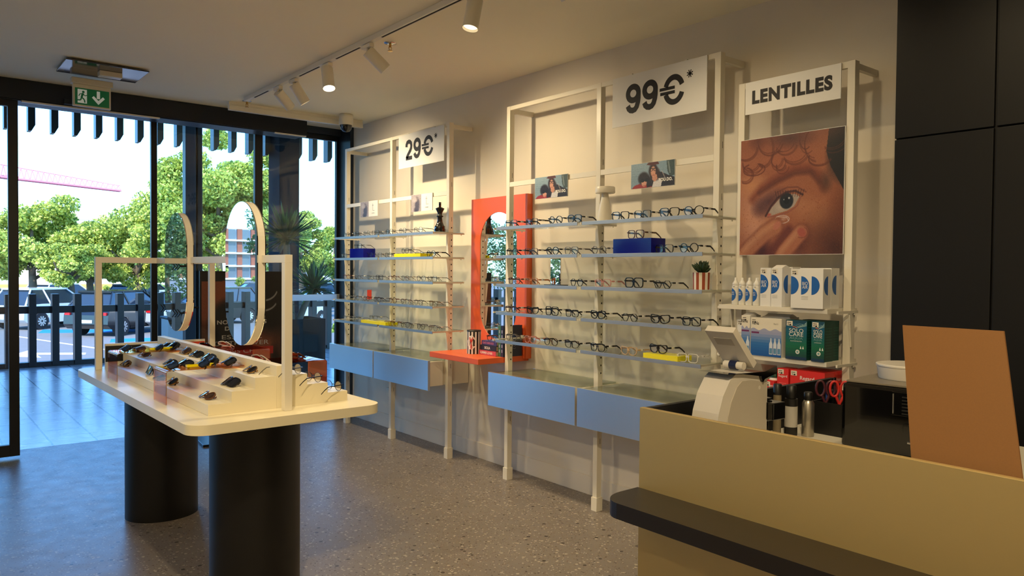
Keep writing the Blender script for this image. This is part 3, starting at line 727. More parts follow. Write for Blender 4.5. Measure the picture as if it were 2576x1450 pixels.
for i in range(420):
    a, b = rs.random(), rs.uniform(.3, 1)
    if (a < .22 and b > .6) or (a > .62 and b > .55): P.blob(a, b, rs.uniform(.004, .009), rs.uniform(.004, .008), (140, 66, 34), .8, 0, .55)
P.a = P.a * .9 + P.a.mean(-1, keepdims=True) * .1; P.a *= np.array([.90, .86, .84]); P.grain(4, 5)
t = thing('eye_poster', 'poster with a close-up of an eye, curly red hair and two fingers', 'poster', (3.362, 2.0185, 1.589))
MB().box(-.002, .004, -.276, .276, 0, .587, M_paper).obj('panel', t)
P.sheet('print', (-.0026, .274, .585), UX, UZ, .548, .583, t)
# small photo posters on the cross rails
def couple():
    Q = Paint(120, 54, (126, 150, 166))
    Q.blob(.2, .1, .6, .5, (150, 172, 184), 1.0, op=.6)
    for i in range(6): Q.line([(.02, .2 + i * .1), (.3, .22 + i * .1)], .01, (110, 134, 152), .5)
    Q.poly([(.82, 0), (1, 0), (1, .6), (.9, .66), (.84, .4)], (52, 66, 62), .85); Q.line([(.86, .05), (.9, .5)], .02, (150, 160, 160), .6)
    Q.poly([(.42, 1), (.44, .55), (.55, .4), (.7, .42), (.88, .6), (1, .68), (1, 1)], (40, 34, 36))
    Q.line([(.72, .4), (.82, .8)], .012, (190, 176, 168), .7)
    Q.poly([(.5, 1), (.55, .66), (.66, .66), (.72, .8), (.7, 1)], (206, 204, 206))
    Q.blob(.52, .35, .12, .34, (50, 34, 30), .3); Q.blob(.6, .5, .09, .3, (54, 36, 32), .4)
    Q.poly([(.50, .5), (.6, .5), (.62, .68), (.56, .8), (.5, .7)], (196, 140, 116))
    Q.blob(.52, .38, .066, .24, (204, 148, 122), .25); Q.poly([(.36, .08), (.42, .0), (.62, .0), (.66, .1), (.5, .14)], (88, 44, 40)); Q.blob(.51, .04, .13, .1, (84, 42, 38), .3)
    Q.line([(.44, .26), (.6, .26)], .012, (30, 24, 24), .9); Q.line(arc(.475, .3, .035, .06, 0, 360), .01, (26, 22, 22)); Q.line(arc(.57, .3, .035, .06, 0, 360), .01, (26, 22, 22))
    Q.line([(.5, .52), (.55, .52)], .012, (150, 70, 66), .8)
    Q.poly([(.02, 1), (.08, .88), (.2, .82), (.42, .88), (.5, 1)], (150, 40, 42)); Q.blob(.3, .62, .15, .3, (32, 24, 24), .3); Q.poly([(.42, .5), (.5, .95), (.38, 1), (.34, .6)], (32, 24, 26))
    Q.blob(.31, .78, .075, .2, (206, 150, 128), .3); Q.poly([(.24, .5), (.4, .5), (.38, .66), (.22, .66)], (34, 25, 25)); Q.blob(.275, .7, .055, .08, (12, 10, 12), .2); Q.blob(.37, .69, .055, .08, (12, 10, 12), .2)
    Q.line([(.3, .9), (.34, .9)], .012, (160, 60, 56))
    Q.grain(6, 2); return Q
for y0, y1, lb in ((3.59, 3.912, 'small photo poster of two people in glasses under the left part of the 99€ rack'), (2.72, 3.042, 'small photo poster of two people in glasses directly below the 99€ sign')):
    t = thing('photo_poster', lb, 'poster', (3.362, (y0 + y1) / 2, 1.986), group='photo posters on the cross rail')
    MB().box(-.002, .004, -.162, .162, 0, .145, M_paper).obj('panel', t)
    couple().sheet('print', (-.0026, .161, .144), UX, UZ, .322, .143, t)
    q = MB(); letter(q, 'YOU DO.', (-.0032, -.097, .038), UX, UZ, .1, .02, M_whiteink, off=.05); q.obj('lettering', t)
for y0, y1, lb in ((6.09, 6.418, 'small grey and white card by the entrance post of the 29€ rack'), (5.19, 5.51, 'small grey and white card directly below the 29€ sign')):
    t = thing('brand_card', lb, 'poster', (3.362, (y0 + y1) / 2, 1.986), group='grey and white cards on the cross rail')
    MB().box(-.002, .004, -.162, .162, 0, .142, M_paper).obj('panel', t)
    Q = Paint(60, 54, (150, 140, 142)); Q.blob(.6, .6, .3, .5, (70, 62, 70), .5); Q.blob(.55, .25, .16, .2, (110, 98, 100), .5); Q.blob(.35, .3, .3, .2, (168, 158, 160), .6); Q.blob(.5, .9, .3, .2, (60, 52, 60), .6); Q.grain(14, 4)
    Q.sheet('print', (-.0026, .161, .141), UX, UZ, .155, .14, t)
    q = MB(); q.box(-.0031, -.0028, -.075, -.073, .05, .118, M_ink); q.box(-.0031, -.0028, -.09, -.06, .1, .102, M_ink); q.box(-.0031, -.0028, -.105, -.08, .052, .054, M_ink)
    letter(q, 'lunettes', (-.0031, -.08, .03), UX, UZ, .05, .008, M_ink); q.obj('lettering', t)

# drawer units under the racks
def drawers(y0, y1, label, z0=.585, z1=.79):
    t = thing('drawer_unit', label, 'drawer unit', (3.39, y0, 0), group='drawer units hung under the racks')
    L = y1 - y0
    MB().box(-.19, -.17, .004, L - .004, z0 - .03, z1, M_alud).obj('drawer_front', t, bevel=.001)
    b = MB(); b.box(-.17, -.045, .012, L - .012, z0, z1 - .012, M_white); b.box(-.045, .045, .03, L - .03, z0, z1 - .012, M_white); b.box(.045, .205, .012, L - .012, z0, z1 - .012, M_white); b.obj('carcass', t, bevel=.001)
    MB().box(-.168, .2, .03, L - .03, z1 - .012, z1 - .002, M_glass3).obj('glass_top', t)
drawers(5.875, 6.735, 'wall hung drawer unit with pale metal front, nearest the entrance')
drawers(4.985, 5.865, 'wall hung drawer unit with blue reflecting metal front, left of the orange shelf')
drawers(3.33, 4.215, 'wall hung drawer unit with pale metal front, just right of the orange shelf')
drawers(2.455, 3.32, 'wall hung drawer unit with metal front, partly behind the brass counter')
# orange mirror unit
def stadium(w, h, n=32):
    r = w / 2; o = []
    for i in range(n):
        a = 2 * math.pi * i / n; o.append((r * math.cos(a), r * math.sin(a) + (h / 2 - r) * (1 if math.sin(a) >= 0 else -1)))
    return o
t = thing('orange_mirror_unit', 'orange wall panel with an oval mirror and an orange shelf', 'mirror', (3.598, 4.56, 0))
n = 64; inner = [(a, b) for a, b in stadium(.455, .97, n)]; w2, hm = .345, .603
def sq(a, b, W, H):
    k = max(abs(a) / W, abs(b) / H); return (a / k, b / k)
outer = [sq(a, b, .345, .603) for a, b in inner]
ci = [sorted(range(n), key=lambda i: (outer[i][0] - sx * .345) ** 2 + (outer[i][1] - sz * .603) ** 2)[0] for sx in (1, -1) for sz in (1, -1)]
for k, (sx, sz) in enumerate([(sx, sz) for sx in (1, -1) for sz in (1, -1)]): outer[ci[k]] = (sx * .345, sz * .603)
MB().ring(outer, inner, -.05, 0, M_orange, lambda a, b, h: (h, a, 1.46 + b + .0 * a)).obj('panel', t)
MB().prism([(a * .999, b * .999 + 1.46) for a, b in inner], -.047, -.041, M_mirror, 'x').obj('mirror', t)
MB().box(-.46, 0, -.314, .31, .838, .878, M_orange).obj('shelf', t, bevel=.002)

# ------------------------------------------------------------------ eyeglasses
def shape(kind, n=28):
    o = []
    for i in range(n):
        a = 2 * math.pi * i / n; c, s = math.cos(a), math.sin(a)
        if kind == 'round': x, z = .0225 * c, .0215 * s
        elif kind == 'panto': x, z = .0245 * c * (1 + .06 * s), .0215 * s
        elif kind == 'hex':
            k = 1 / max(abs(c) * 1.0 + abs(s) * .55, abs(s) * 1.12); x, z = .0255 * c * k * .95, .022 * s * k
        else:
            e = {'square': .5, 'pilot': .62, 'cat': .6, 'big': .5}[kind]
            x = math.copysign(abs(c) ** e, c); z = math.copysign(abs(s) ** e, s)
            if kind == 'square': x *= .0255 * (1 + .05 * z); z *= .0205
            elif kind == 'big': x *= .0275 * (1 + .04 * z); z *= .0245
            elif kind == 'pilot': x *= .0265 * (1 + .12 * z); z *= .0215
            else: z = z * .0195 + max(0, x) * .005; x *= .0265 * (1 + .1 * s)
        o.append((x, z))
    return o
_GL = {}
def glasses_proto(kind, mfr, th, lens=None, tagm=None, name='eyeglasses'):
    key = (kind, mfr.name, th, lens.name if lens else '', bool(tagm))
    if key in _GL: return _GL[key]
    t = bpy.data.objects.new(name, None); COL.objects.link(t); t.empty_display_size = .05
    sh = shape(kind); cz = -min(z for _, z in sh) + th; f = MB()
    for sx in (-1, 1):
        out = [((x + math.copysign(th, x) * abs(x) / .025) * sx + sx * .033, z * (1 + th / .021) + cz) for x, z in sh]; inn = [(x * sx + sx * .033, z + cz) for x, z in sh]
        f.ring(out, inn, -.0018 if th < .002 else -.0022, .0012 if th < .002 else .0022, mfr, lambda a, b, h: (a, h + abs(a) * abs(a) * 1.2, b))
    bt = max(th, .0016)
    f.box(-.0105, .0105, -.002, .0015, cz + .006 - bt, cz + .006 + bt, mfr)
    for sx in (-1, 1):
        xe = sx * (.033 + .0255 + th); f.box(min(xe - sx * .003, xe + sx * .007), max(xe - sx * .003, xe + sx * .007), .002, .009, cz + .008, cz + .008 + max(.004, th * 1.6), mfr)
    f.obj('frame_front', t)
    for sx in (-1, 1):
        MB().add([((x * sx + sx * .033), .0 + ((x + .033) ** 2) * 1.2, z + cz) for x, z in sh], [tuple(range(len(sh)))], lens or M_lens).obj('lens', t)
        tw = max(.0028, th * .9); hh = .002 if th < .002 else .0045; x = sx * (.033 + .0255 + th + .006); z0 = cz + .01
        b = MB(); pts = [(.008, z0), (.095, z0 - .001), (.118, z0 - .014), (.138, max(.004, z0 - .034))]
        for (ya, za), (yb, zb), k in zip(pts[:-1], pts[1:], (1, .95, .8)):
            vs = [(x + ex * tw / 2, yy, zz + ez * hh * k / 1) for yy, zz in ((ya, za), (yb, zb)) for ez in (-1, 1) for ex in (-1, 1)]
            b.add(vs, [(0, 1, 3, 2), (4, 6, 7, 5), (0, 4, 5, 1), (2, 3, 7, 6), (0, 2, 6, 4), (1, 5, 7, 3)], mfr)
        tp = b.obj('temple', t)
        if tagm and sx == 1:
            g = MB(); g.box(x - tw / 2 - .001, x + tw / 2 + .001, .03, .055, z0 - hh - .001, z0 + hh + .0015, tagm); g.box(x + tw / 2 + .001, x + tw / 2 + .0015, .047, .051, z0 - .003, z0 + .003, M_ink)
            g.obj('price_tag', tp)
    _GL[key] = t; t['fresh'] = 1; return t
def put_glasses(proto, loc, label, group, rot):
    if proto.get('fresh'):
        del proto['fresh']; proto.location = loc; proto.rotation_euler = rot; tag(proto, label, 'eyeglasses', group); return proto
    o = dup(proto, loc, None, label, group, rot); o['category'] = 'eyeglasses'; return o
FR = {'black': mat('acetate_black', (20, 18, 18), .2), 'brown': mat('acetate_tortoise', (86, 52, 30), .25, noise=.7, nscale=160), 'grey': mat('acetate_grey', (104, 100, 98), .25),
      'pink': mat('acetate_pink', (206, 140, 134), .25), 'beige': mat('acetate_beige', (196, 164, 126), .3), 'amber': mat('acetate_amber', (190, 112, 60), .25), 'clear': mat('acetate_clear', (214, 212, 204), .12),
      'purple': mat('acetate_plum', (60, 30, 42), .25), 'silver': mat('wire_silver', (150, 150, 152), .25, 1), 'gunmetal': mat('wire_gunmetal', (52, 52, 56), .3, .9), 'gold': mat('wire_gold', (150, 118, 72), .25, 1), 'rose': mat('wire_rose', (150, 92, 78), .25, 1)}
AD = {'black': 'black', 'brown': 'tortoiseshell', 'grey': 'grey', 'pink': 'pink', 'beige': 'beige', 'amber': 'amber', 'clear': 'clear', 'purple': 'dark plum', 'silver': 'silver', 'gunmetal': 'dark metal', 'gold': 'gold', 'rose': 'copper'}
KD = {'round': 'round', 'panto': 'rounded', 'hex': 'hexagonal', 'square': 'square', 'big': 'large square', 'pilot': 'pilot shaped', 'cat': 'cat-eye'}
ORD = ['leftmost', 'second from left', 'third from left', 'fourth from left', 'fifth from left', 'fourth from right', 'third from right', 'second from right', 'rightmost']
def ordinal(i, n): return ORD[0] if i == 0 else ORD[-1] if i == n - 1 else 'second from right' if i == n - 2 else 'third from right' if i == n - 3 and i > 3 else ORD[i]
SN = ['top', 'second', 'middle', 'fourth', 'bottom']
def row(ys, specs, z, rackname, shelf, grp, tagm, raise_=None):
    n = len(ys)
    for i, (y, sp) in enumerate(zip(ys, specs)):
        k, c, th = sp; dz = (raise_ or {}).get(i, 0)
        pr = glasses_proto(k, FR[c], th, tagm=tagm)
        put_glasses(pr, (3.238 + random.uniform(-.004, .006), y, z + dz), '%s %s glasses, %s on %s shelf of %s' % (AD[c], KD[k], ordinal(i, n), SN[shelf], rackname), grp, (0, 0, R_(-90 + random.uniform(-5, 5))))
T = .0034; t_ = .0011; t2 = .0022
SZ = [z + .0092 for z in SH_Z]
A_ = 'the 29€ rack'; B_ = 'the 99€ rack'
g = 'wire glasses on the rack by the entrance'
row([6.464, 6.281, 6.075, 5.905, 5.66, 5.444, 5.206], [('round', 'gunmetal', t_), ('square', 'gunmetal', t_), ('round', 'silver', t_), ('square', 'gunmetal', t_), ('panto', 'gunmetal', .0016), ('round', 'gunmetal', t_), ('round', 'gunmetal', .0015)], SZ[0], A_, 0, g, M_paper)
row([6.50, 6.24, 6.02, 5.865, 5.69, 5.404, 5.186, 5.013], [('round', 'silver', t_), ('square', 'gunmetal', .0015), ('panto', 'gunmetal', t_), ('square', 'silver', t_), ('round', 'gunmetal', t_), ('panto', 'gunmetal', .0015), ('round', 'gunmetal', t_), ('panto', 'black', t2)], SZ[1], A_, 1, g, M_paper, {1: .0845, 5: .0285})
row([6.464, 6.238, 5.99, 5.843, 5.613, 5.405, 5.165, 4.995], [('round', 'rose', t_), ('round', 'silver', t_), ('hex', 'silver', t_), ('square', 'gunmetal', .0016), ('panto', 'rose', t_), ('round', 'silver', t_), ('panto', 'gunmetal', t_), ('square', 'gunmetal', t_)], SZ[2], A_, 2, g, M_paper)
row([6.45, 6.27, 6.082, 5.874, 5.60, 5.403, 5.204, 4.985], [('round', 'silver', t_), ('round', 'grey', .0016), ('panto', 'rose', .0016), ('round', 'gunmetal', t_), ('panto', 'rose', .0018), ('panto', 'silver', t_), ('round', 'gunmetal', t_), ('square', 'gold', t_)], SZ[3], A_, 3, g, M_paper)
row([6.464, 6.29, 5.95, 5.68, 5.573, 5.405, 5.166, 4.981], [('round', 'silver', t_), ('panto', 'silver', t_), ('square', 'silver', t_), ('hex', 'rose', t_), ('round', 'gold', t_), ('round', 'gunmetal', t_), ('panto', 'gunmetal', .0016), ('round', 'silver', t_)], SZ[4], A_, 4, g, M_paper, {2: .0285})
g = 'glasses on the 99€ rack'
row([4.014, 3.799, 3.565, 3.394, 3.013, 2.843, 2.656, 2.496], [('square', 'black', t2), ('square', 'black', t2), ('round', 'black', T), ('pilot', 'black', T), ('square', 'black', T), ('square', 'black', t2), ('pilot', 'black', T), ('panto', 'black', T)], SZ[0], B_, 0, g, M_paper)
row([4.003, 3.807, 3.603, 3.42, 3.182, 2.896, 2.684, 2.521], [('panto', 'black', t2), ('square', 'purple', t2), ('panto', 'black', T), ('pilot', 'grey', t2), ('round', 'grey', t2), ('square', 'brown', T), ('square', 'black', t2), ('round', 'black', T)], SZ[1], B_, 1, g, M_paper, {5: .0845})
row([3.987, 3.803, 3.373, 3.152, 2.908, 2.695], [('round', 'brown', t2), ('square', 'amber', t2), ('hex', 'black', t2), ('square', 'pink', t2), ('big', 'black', .0042), ('hex', 'black', t2)], SZ[2], B_, 2, g, M_paper)
row([4.007, 3.783, 3.595, 3.41, 3.182, 2.929, 2.707, 2.501], [('hex', 'purple', t2), ('cat', 'black', T), ('big', 'black', T), ('square', 'black', t2), ('cat', 'black', .0045), ('hex', 'black', t2), ('cat', 'black', .0048), ('square', 'black', T)], SZ[3], B_, 3, g, M_paper)
row([4.003, 3.807, 3.607, 3.41, 3.182, 2.936, 2.723, 2.516], [('round', 'grey', t2), ('square', 'pink', t2), ('round', 'black', t2), ('cat', 'black', t2), ('pilot', 'black', t2), ('cat', 'beige', T), ('cat', 'black', .0042), ('square', 'clear', T)], SZ[4], B_, 4, g, M_paper, {6: .0285})

# shelf props
def block(loc, L, D, H, m, label, name='acrylic_block'):
    o = MB().box(0, D, 0, L, 0, H, m).obj(name, loc=loc, bevel=.001); tag(o, label, 'display block'); return o
block((3.205, 2.75, SZ[1] + .0005), .285, .12, .083, M_blue, 'glossy dark blue block on the second shelf of the 99€ rack')
block((3.207, 6.07, SZ[1] + .0005), .26, .12, .083, M_blue, 'glossy dark blue block on the second shelf nearest the entrance')
block((3.207, 5.12, SZ[1] + .0005), .41, .12, .027, M_yel, 'bright yellow bar on the second shelf of the rack by the entrance')
block((3.207, 5.67, SZ[4] + .0005), .44, .12, .027, M_yel, 'bright yellow bar on the bottom shelf of the rack by the entrance')
block((3.207, 2.56, SZ[4] + .0005), .24, .12, .027, M_yel, 'bright yellow bar on the bottom shelf of the 99€ rack')
ck = MB(); ck.lathe([(.046, 0), (.046, .02), (.040, .034), (.043, .042), (.034, .052), (.022, .08), (.018, .115), (.030, .124), (.018, .132), (.019, .15), (.034, .18), (.036, .186), (.014, .196)], (0, 0, 0), M_blackg, 28)
ck.box(-.009, .009, -.004, .004, .19, .236, M_blackg); ck.box(-.004, .004, -.012, .012, .212, .224, M_blackg)
tag(ck.obj('chess_king', loc=(3.31, 5.0, SZ[0])), 'glossy black chess king figure at the right end of the top shelf', 'figurine')
tl = thing('table_lamp', 'small cream lamp with a conical foot between the two top shelves', 'lamp', (3.305, 3.2, SZ[0]))
MB().lathe([(.05, 0), (.05, .004), (.021, .155), (.02, .175)], (0, 0, 0), M_rack, 28).obj('base', tl); MB().lathe([(.058, 0), (.06, .006), (.06, .034), (.057, .038)], (0, 0, .172), M_rack, 28).obj('shade', tl)
tm = thing('counter_mirror', 'small upright rectangular mirror on the middle shelf of the 99€ rack', 'mirror', (3.27, 3.6, SZ[2]), R_(-16))
MB().box(-.04, .05, -.085, .085, 0, .004, M_black).obj('base', tm); MB().box(0, .006, -.07, .07, .004, .172, M_mirror).obj('mirror', tm, bevel=.0005)
pp = thing('potted_succulent', 'small succulent in a red and cream striped pot', 'potted plant', (3.31, 2.49, SZ[2]))
p = MB(); M_terr = mat('pot_terracotta', (150, 66, 34), .5); n = 36
for i in range(n):
    a0, a1 = 2 * math.pi * i / n, 2 * math.pi * (i + 1) / n; r = .047
    p.add([(r * .96 * math.cos(a0), r * .96 * math.sin(a0), 0), (r * .96 * math.cos(a1), r * .96 * math.sin(a1), 0), (r * math.cos(a1), r * math.sin(a1), .09), (r * math.cos(a0), r * math.sin(a0), .09)], [(0, 1, 2, 3)], M_terr if (i // 2) % 2 else M_rack, True)
p.add([(.047 * math.cos(2 * math.pi * i / n), .047 * math.sin(2 * math.pi * i / n), .089) for i in range(n)], [tuple(range(n))], mat('soil', (60, 46, 34), .9))
p.add([(.045 * math.cos(2 * math.pi * i / n), .045 * math.sin(2 * math.pi * i / n), .0005) for i in range(n)], [tuple(range(n))[::-1]], M_rack)
p.obj('pot', pp)
l = MB(); M_suc = mat('succulent_green', (46, 66, 42), .45); rs = random.Random(5)
for i in range(26):
    a = i * 2.4; el = R_(25 + 58 * (1 - i / 26)) if i % 2 else R_(80 - i * 1.6); L = rs.uniform(.045, .07)
    d = Vector((math.cos(a) * math.cos(el), math.sin(a) * math.cos(el), math.sin(el))); b0 = Vector((0, 0, .088)) + Vector((d.x, d.y, 0)) * .012
    l.tube([b0, b0 + d * L * .5, b0 + d * L * .85, b0 + d * L], [.005, .009, .006, .001], M_suc, 7)
l.obj('leaves', pp)
cd = thing('card_holder', 'small clear stand holding a red card on the fourth shelf by the entrance', 'card holder', (3.33, 6.22, SZ[3]), R_(-50))
MB().box(-.045, .045, -.004, .0, 0, .1, M_lens).prism([(-.045, 0), (.045, 0), (.045, .06), (-.045, .06)], 0, .004, M_lens).obj('holder', cd); MB().box(0, .042, -.008, -.005, .01, .095, mat('card_red', (190, 52, 36), .5)).obj('card', cd)
# things on the orange shelf
OZ = .8785
cu = thing('striped_tin', 'black and white striped tin with a red lobster on the orange shelf', 'tin', (3.335, 4.568, OZ), R_(32))
p = MB(); n = 48
for i in range(n):
    a0, a1 = 2 * math.pi * i / n, 2 * math.pi * (i + 1) / n; r = .052
    p.add([(r * math.cos(a0), r * math.sin(a0), 0), (r * math.cos(a1), r * math.sin(a1), 0), (r * math.cos(a1), r * math.sin(a1), .165), (r * math.cos(a0), r * math.sin(a0), .165)], [(0, 1, 2, 3)], M_black if (i // 2) % 2 else M_paper, True)
p.lathe([(.053, .165), (.053, .176), (.045, .177)], (0, 0, 0), M_black, 32)
def oncyl(a, z, r=.0528): return (-r * math.cos(a), -r * math.sin(a) * -1, z)
pt = [oncyl(.62 * math.cos(t) * (1 + .08 * math.sin(9 * t)), .085 + .055 * math.sin(t) * (1 + .08 * math.cos(7 * t))) for t in [2 * math.pi * i / 30 for i in range(30)]]
p.add(pt + [oncyl(0, .085, .0535)], [(i, (i + 1) % 30, 30) for i in range(30)], M_paper)
M_lob = mat('lobster_red', (206, 52, 40), .5)
for q in (((0, .05), (0, .075), (0, .105), (0, .115)), ((0, .09), (.18, .105), (.22, .125)), ((0, .09), (-.18, .105), (-.22, .125)), ((0, .07), (.2, .065)), ((0, .07), (-.2, .065)), ((0, .06), (.17, .05)), ((0, .06), (-.17, .05)), ((0, .05), (.1, .035)), ((0, .05), (-.1, .035))):
    p.tube([oncyl(a, z, .0545) for a, z in q], .0032 if len(q) > 2 else .0018, M_lob, 6)
p.obj('body', cu)
def book(loc, L, D, H, rgb, rz, label, title=None, tcol=None, rot=None, tw=.5, name='book'):
    """lying book: spine faces -X side; L along Y, D along X, H up"""
    t = thing(name, label, 'book', loc, rz); m = mat('book_%d_%d_%d' % rgb, rgb, .5)
    if rot: t.rotation_euler = rot
    b = MB(); b.box(0, D, 0, L, 0, .003, m); b.box(0, D, 0, L, H - .003, H, m); b.box(0, .003, 0, L, .003, H - .003, m); b.obj('cover', t, bevel=.0006)
    MB().box(.003, D - .004, .004, L - .004, .003, H - .003, mat('book_pages', (222, 208, 176), .7)).obj('pages', t)
    if title: q = MB(); letter(q, title, (-.0006, L * .55, H / 2), UX, UZ, L * tw, H * .5, tcol or M_whiteink, off=.02); q.obj('spine_title', t)
    return t
book((3.34, 4.307, OZ), .205, .16, .034, (190, 70, 84), 0, 'pink red book lowest in the pile on the orange shelf', 'SUMMER LOVER', tw=.72)
book((3.345, 4.31, OZ + .0345), .19, .155, .038, (30, 34, 52), 0, 'dark navy book in the middle of the pile on the orange shelf', 'SICILIA', tw=.36)
book((3.35, 4.312, OZ + .073), .18, .15, .032, (62, 56, 110), 0, 'violet blue book on top of the pile on the orange shelf', 'ISLAND SUMMER BOOK', mat('ink_pink', (190, 110, 150), .6), tw=.75)
pr = glasses_proto('panto', FR['brown'], t2, tagm=M_paper)
put_glasses(pr, (3.36, 4.375, OZ + .1055), 'brown rounded glasses resting on top of the book pile by the orange mirror', 'glasses on the rack shelf props', (0, 0, R_(-85)))
def upright(y, th, D, H, rgb, label, x=3.36):
    t = thing('book', label, 'book', (x, y, OZ), 0, None); m = mat('book_%d_%d_%d' % rgb, rgb, .5); b = MB()
    b.box(0, D, 0, .003, 0, H, m); b.box(0, D, th - .003, th, 0, H, m); b.box(0, .003, .003, th - .003, 0, H, m); b.obj('cover', t)
    MB().box(.003, D - .003, .003, th - .003, .003, H - .003, mat('book_pages', (222, 208, 176), .7)).obj('pages', t)
    q = MB()
    for k in range(5): q.box(-.0005, 0, th * .3, th * .7, .03 + k * .035, .052 + k * .035, mat('spine_print', (150, 150, 176), .6))
    for k in range(3):
        q.tube([(.02 + .012 * i, -.0006, .06 + .018 * k + .005 * math.sin(i * 1.6)) for i in range(9)], .0015, mat('spine_print', (150, 150, 176), .6), 4)
    q.obj('printing', t)
upright(4.2765, .028, .17, .222, (58, 108, 74), 'upright green book beside the book pile on the orange shelf')
upright(4.246, .0295, .175, .225, (34, 40, 66), 'upright dark blue book, outermost on the orange shelf')
# power conduit on the wall under the first drawers
t = thing('socket_conduit', 'white conduit with a small socket on the wall under the drawers nearest the entrance', 'socket', (3.6, 6.2, .3))
MB().box(-.022, 0, -.02, .02, .02, .30, M_white).obj('conduit', t, bevel=.002); MB().box(-.03, 0, .0, .09, 0, .085, M_white).obj('socket_box', t, bevel=.003)

# ================================================================== LENS SOLUTION SHELVES
M_bblue = mat('print_blue', (22, 92, 170), .5); M_grad = {}
def carton(loc, L, D, H, name, label, front, side=None, body=M_paper, sticker=True, flap=False):
    """front face looks to -X, drawn through front(mb, U, V, x); side face looks to -Y"""
    b = MB(); b.box(0, D, 0, L, 0, H, body)
    if flap: b.prism([(.004, H), (D - .004, H), (D * .5, H + .014)], L * .05, L * .95, body, 'y')
    F = lambda u, v: Vector((-.0006, L - u, v))
    if front: front(b, F, L, H)
    if side: side(b, lambda u, v: Vector((u, -.0006, v)), D, H)
    if sticker:
        b.add([F(.004, H - .004) + Vector((-.0006, 0, 0)), F(.034, H - .004) + Vector((-.0006, 0, 0)), F(.034, H - .026) + Vector((-.0006, 0, 0)), F(.004, H - .026) + Vector((-.0006, 0, 0))], [(0, 1, 2, 3)], M_white)
        for (u0, u1, v0, v1) in ((.007, .026, .007, .010), (.018, .027, .015, .022), (.009, .015, .015, .019)):
            b.add([F(u0, H - .003 - v0) + Vector((-.0009, 0, 0)), F(u1, H - .003 - v0) + Vector((-.0009, 0, 0)), F(u1, H - .003 - v1) + Vector((-.0009, 0, 0)), F(u0, H - .003 - v1) + Vector((-.0009, 0, 0))], [(0, 1, 2, 3)], M_ink)
    loc = (loc[0] + .028, loc[1] * 1.0125, loc[2]); o = b.obj(name, loc=loc, fix=False); tag(o, label, 'box'); return o
def halfdisc(b, F, u, v, r, right=True, m=M_bblue):
    s = 1 if right else -1
    b.add([F(u, v)] + [F(u + s * r * .92 * math.cos(R_(-90 + 180 * i / 20)), v + r * math.sin(R_(-90 + 180 * i / 20))) for i in range(21)], [tuple(range(22))], m)
D2 = Vector((-.0004, 0, 0))
def bio_front(n, word=True):
    def f(b, F, L, H):
        for k in range(n):
            u = 0.001 if n == 1 else (k * L / 3.1 + .001)
            halfdisc(b, F, u, H * .58, H * (.235 if n > 1 else .25))
            if n == 1 or k == 1:
                letter(b, 'BIO', F(u + .019, H * .63) + D2, UX, UZ, .027, .015, M_whiteink); letter(b, 'AIR', F(u + .019, H * .54) + D2, UX, UZ, .027, .015, M_whiteink)
        for q in range(3): b.add([F(L * (.12 if n == 1 else .34), H * .3 - q * .006) , F(L * (.6 if n == 1 else .55), H * .3 - q * .006), F(L * (.6 if n == 1 else .55), H * .297 - q * .006 - .001), F(L * (.12 if n == 1 else .34), H * .297 - q * .006 - .001)], [(0, 1, 2, 3)], mat('fine_print', (170, 164, 156), .7))
    return f
def bio_side(b, F, D, H):
    F2 = lambda u, v: F(D - .006 - u * 1, v)
    b.add([F(D * .62, H * .58 - H * .24)] + [F(D * .62 - H * .2 * math.cos(R_(-90 + 180 * i / 20)), H * .58 + H * .24 * math.sin(R_(-90 + 180 * i / 20))) for i in range(21)], [tuple(range(22))], M_bblue)
S1, S2 = 1.3395, 1.0995
carton((3.215, 2.012, S1), .056, .08, .185, 'solution_box', 'narrow white box with blue half disc, beside the bottles on the upper lens shelf', bio_front(1))
carton((3.215, 1.953, S1), .057, .08, .185, 'solution_box', 'second narrow white box with blue half disc, right of the first', bio_front(1), bio_side, flap=True)
carton((3.30, 1.95, S1), .055, .075, .19, 'solution_box', 'white box standing behind the two narrow white boxes', None, bio_side, sticker=False)
o = carton((3.19, 1.737, S1), .158, .068, .18, 'solution_box', 'wide white box with three blue half discs on the upper lens shelf', bio_front(3), bio_side)
carton((3.262, 1.737, S1), .155, .07, .185, 'solution_box', 'white box directly behind the wide three disc box', None, bio_side, sticker=False)
# bottles
M_bott = mat('bottle_white', (224, 222, 216), .35)
def bottle_mesh():
    b = MB(); b.lathe([(.0165, 0), (.018, .004), (.018, .088), (.0175, .092), (.014, .096), (.0155, .098), (.0155, .108), (.009, .118), (.006, .124), (.0055, .134), (.004, .136)], (0, 0, 0), M_bott, 20)
    r = .0183; pts = [(-r * math.cos(a), r * math.sin(a), .03 + 0) for a in (0,)]
    def P(a, z): return (-r * math.cos(a), -r * math.sin(a), z)
    vs = [P(-.75, .05)] + [P(-.75 + 1.5 * math.cos(R_(-90 + 180 * i / 16)), .05 + .036 * math.sin(R_(-90 + 180 * i / 16))) for i in range(17)]
    k = len(vs); cols = 8; V = []; Fc = []
    for i in range(cols + 1):
        u = i / cols; a = -.75 + 1.5 * u; h = .032 * math.sqrt(max(0, 1 - u * u)); V += [P(a, .05 - h), P(a, .05 + h)]
    for i in range(cols): Fc.append((2 * i, 2 * i + 2, 2 * i + 3, 2 * i + 1))
    b.add(V, Fc, M_bblue)
    b.add([P(-.5, .085), P(.45, .085), P(.45, .093), P(-.5, .093)][:4], [(0, 1, 2, 3)], M_white)
    letter(b, 'BIO', (-.0192, .001, .062), UX, UZ, .013, .007, M_whiteink); letter(b, 'AIR', (-.0192, .001, .052), UX, UZ, .013, .007, M_whiteink)
    b.box(-.0192, -.0188, -.007, .003, .0895, .0915, M_ink)
    return b.obj('solution_bottle', fix=False)
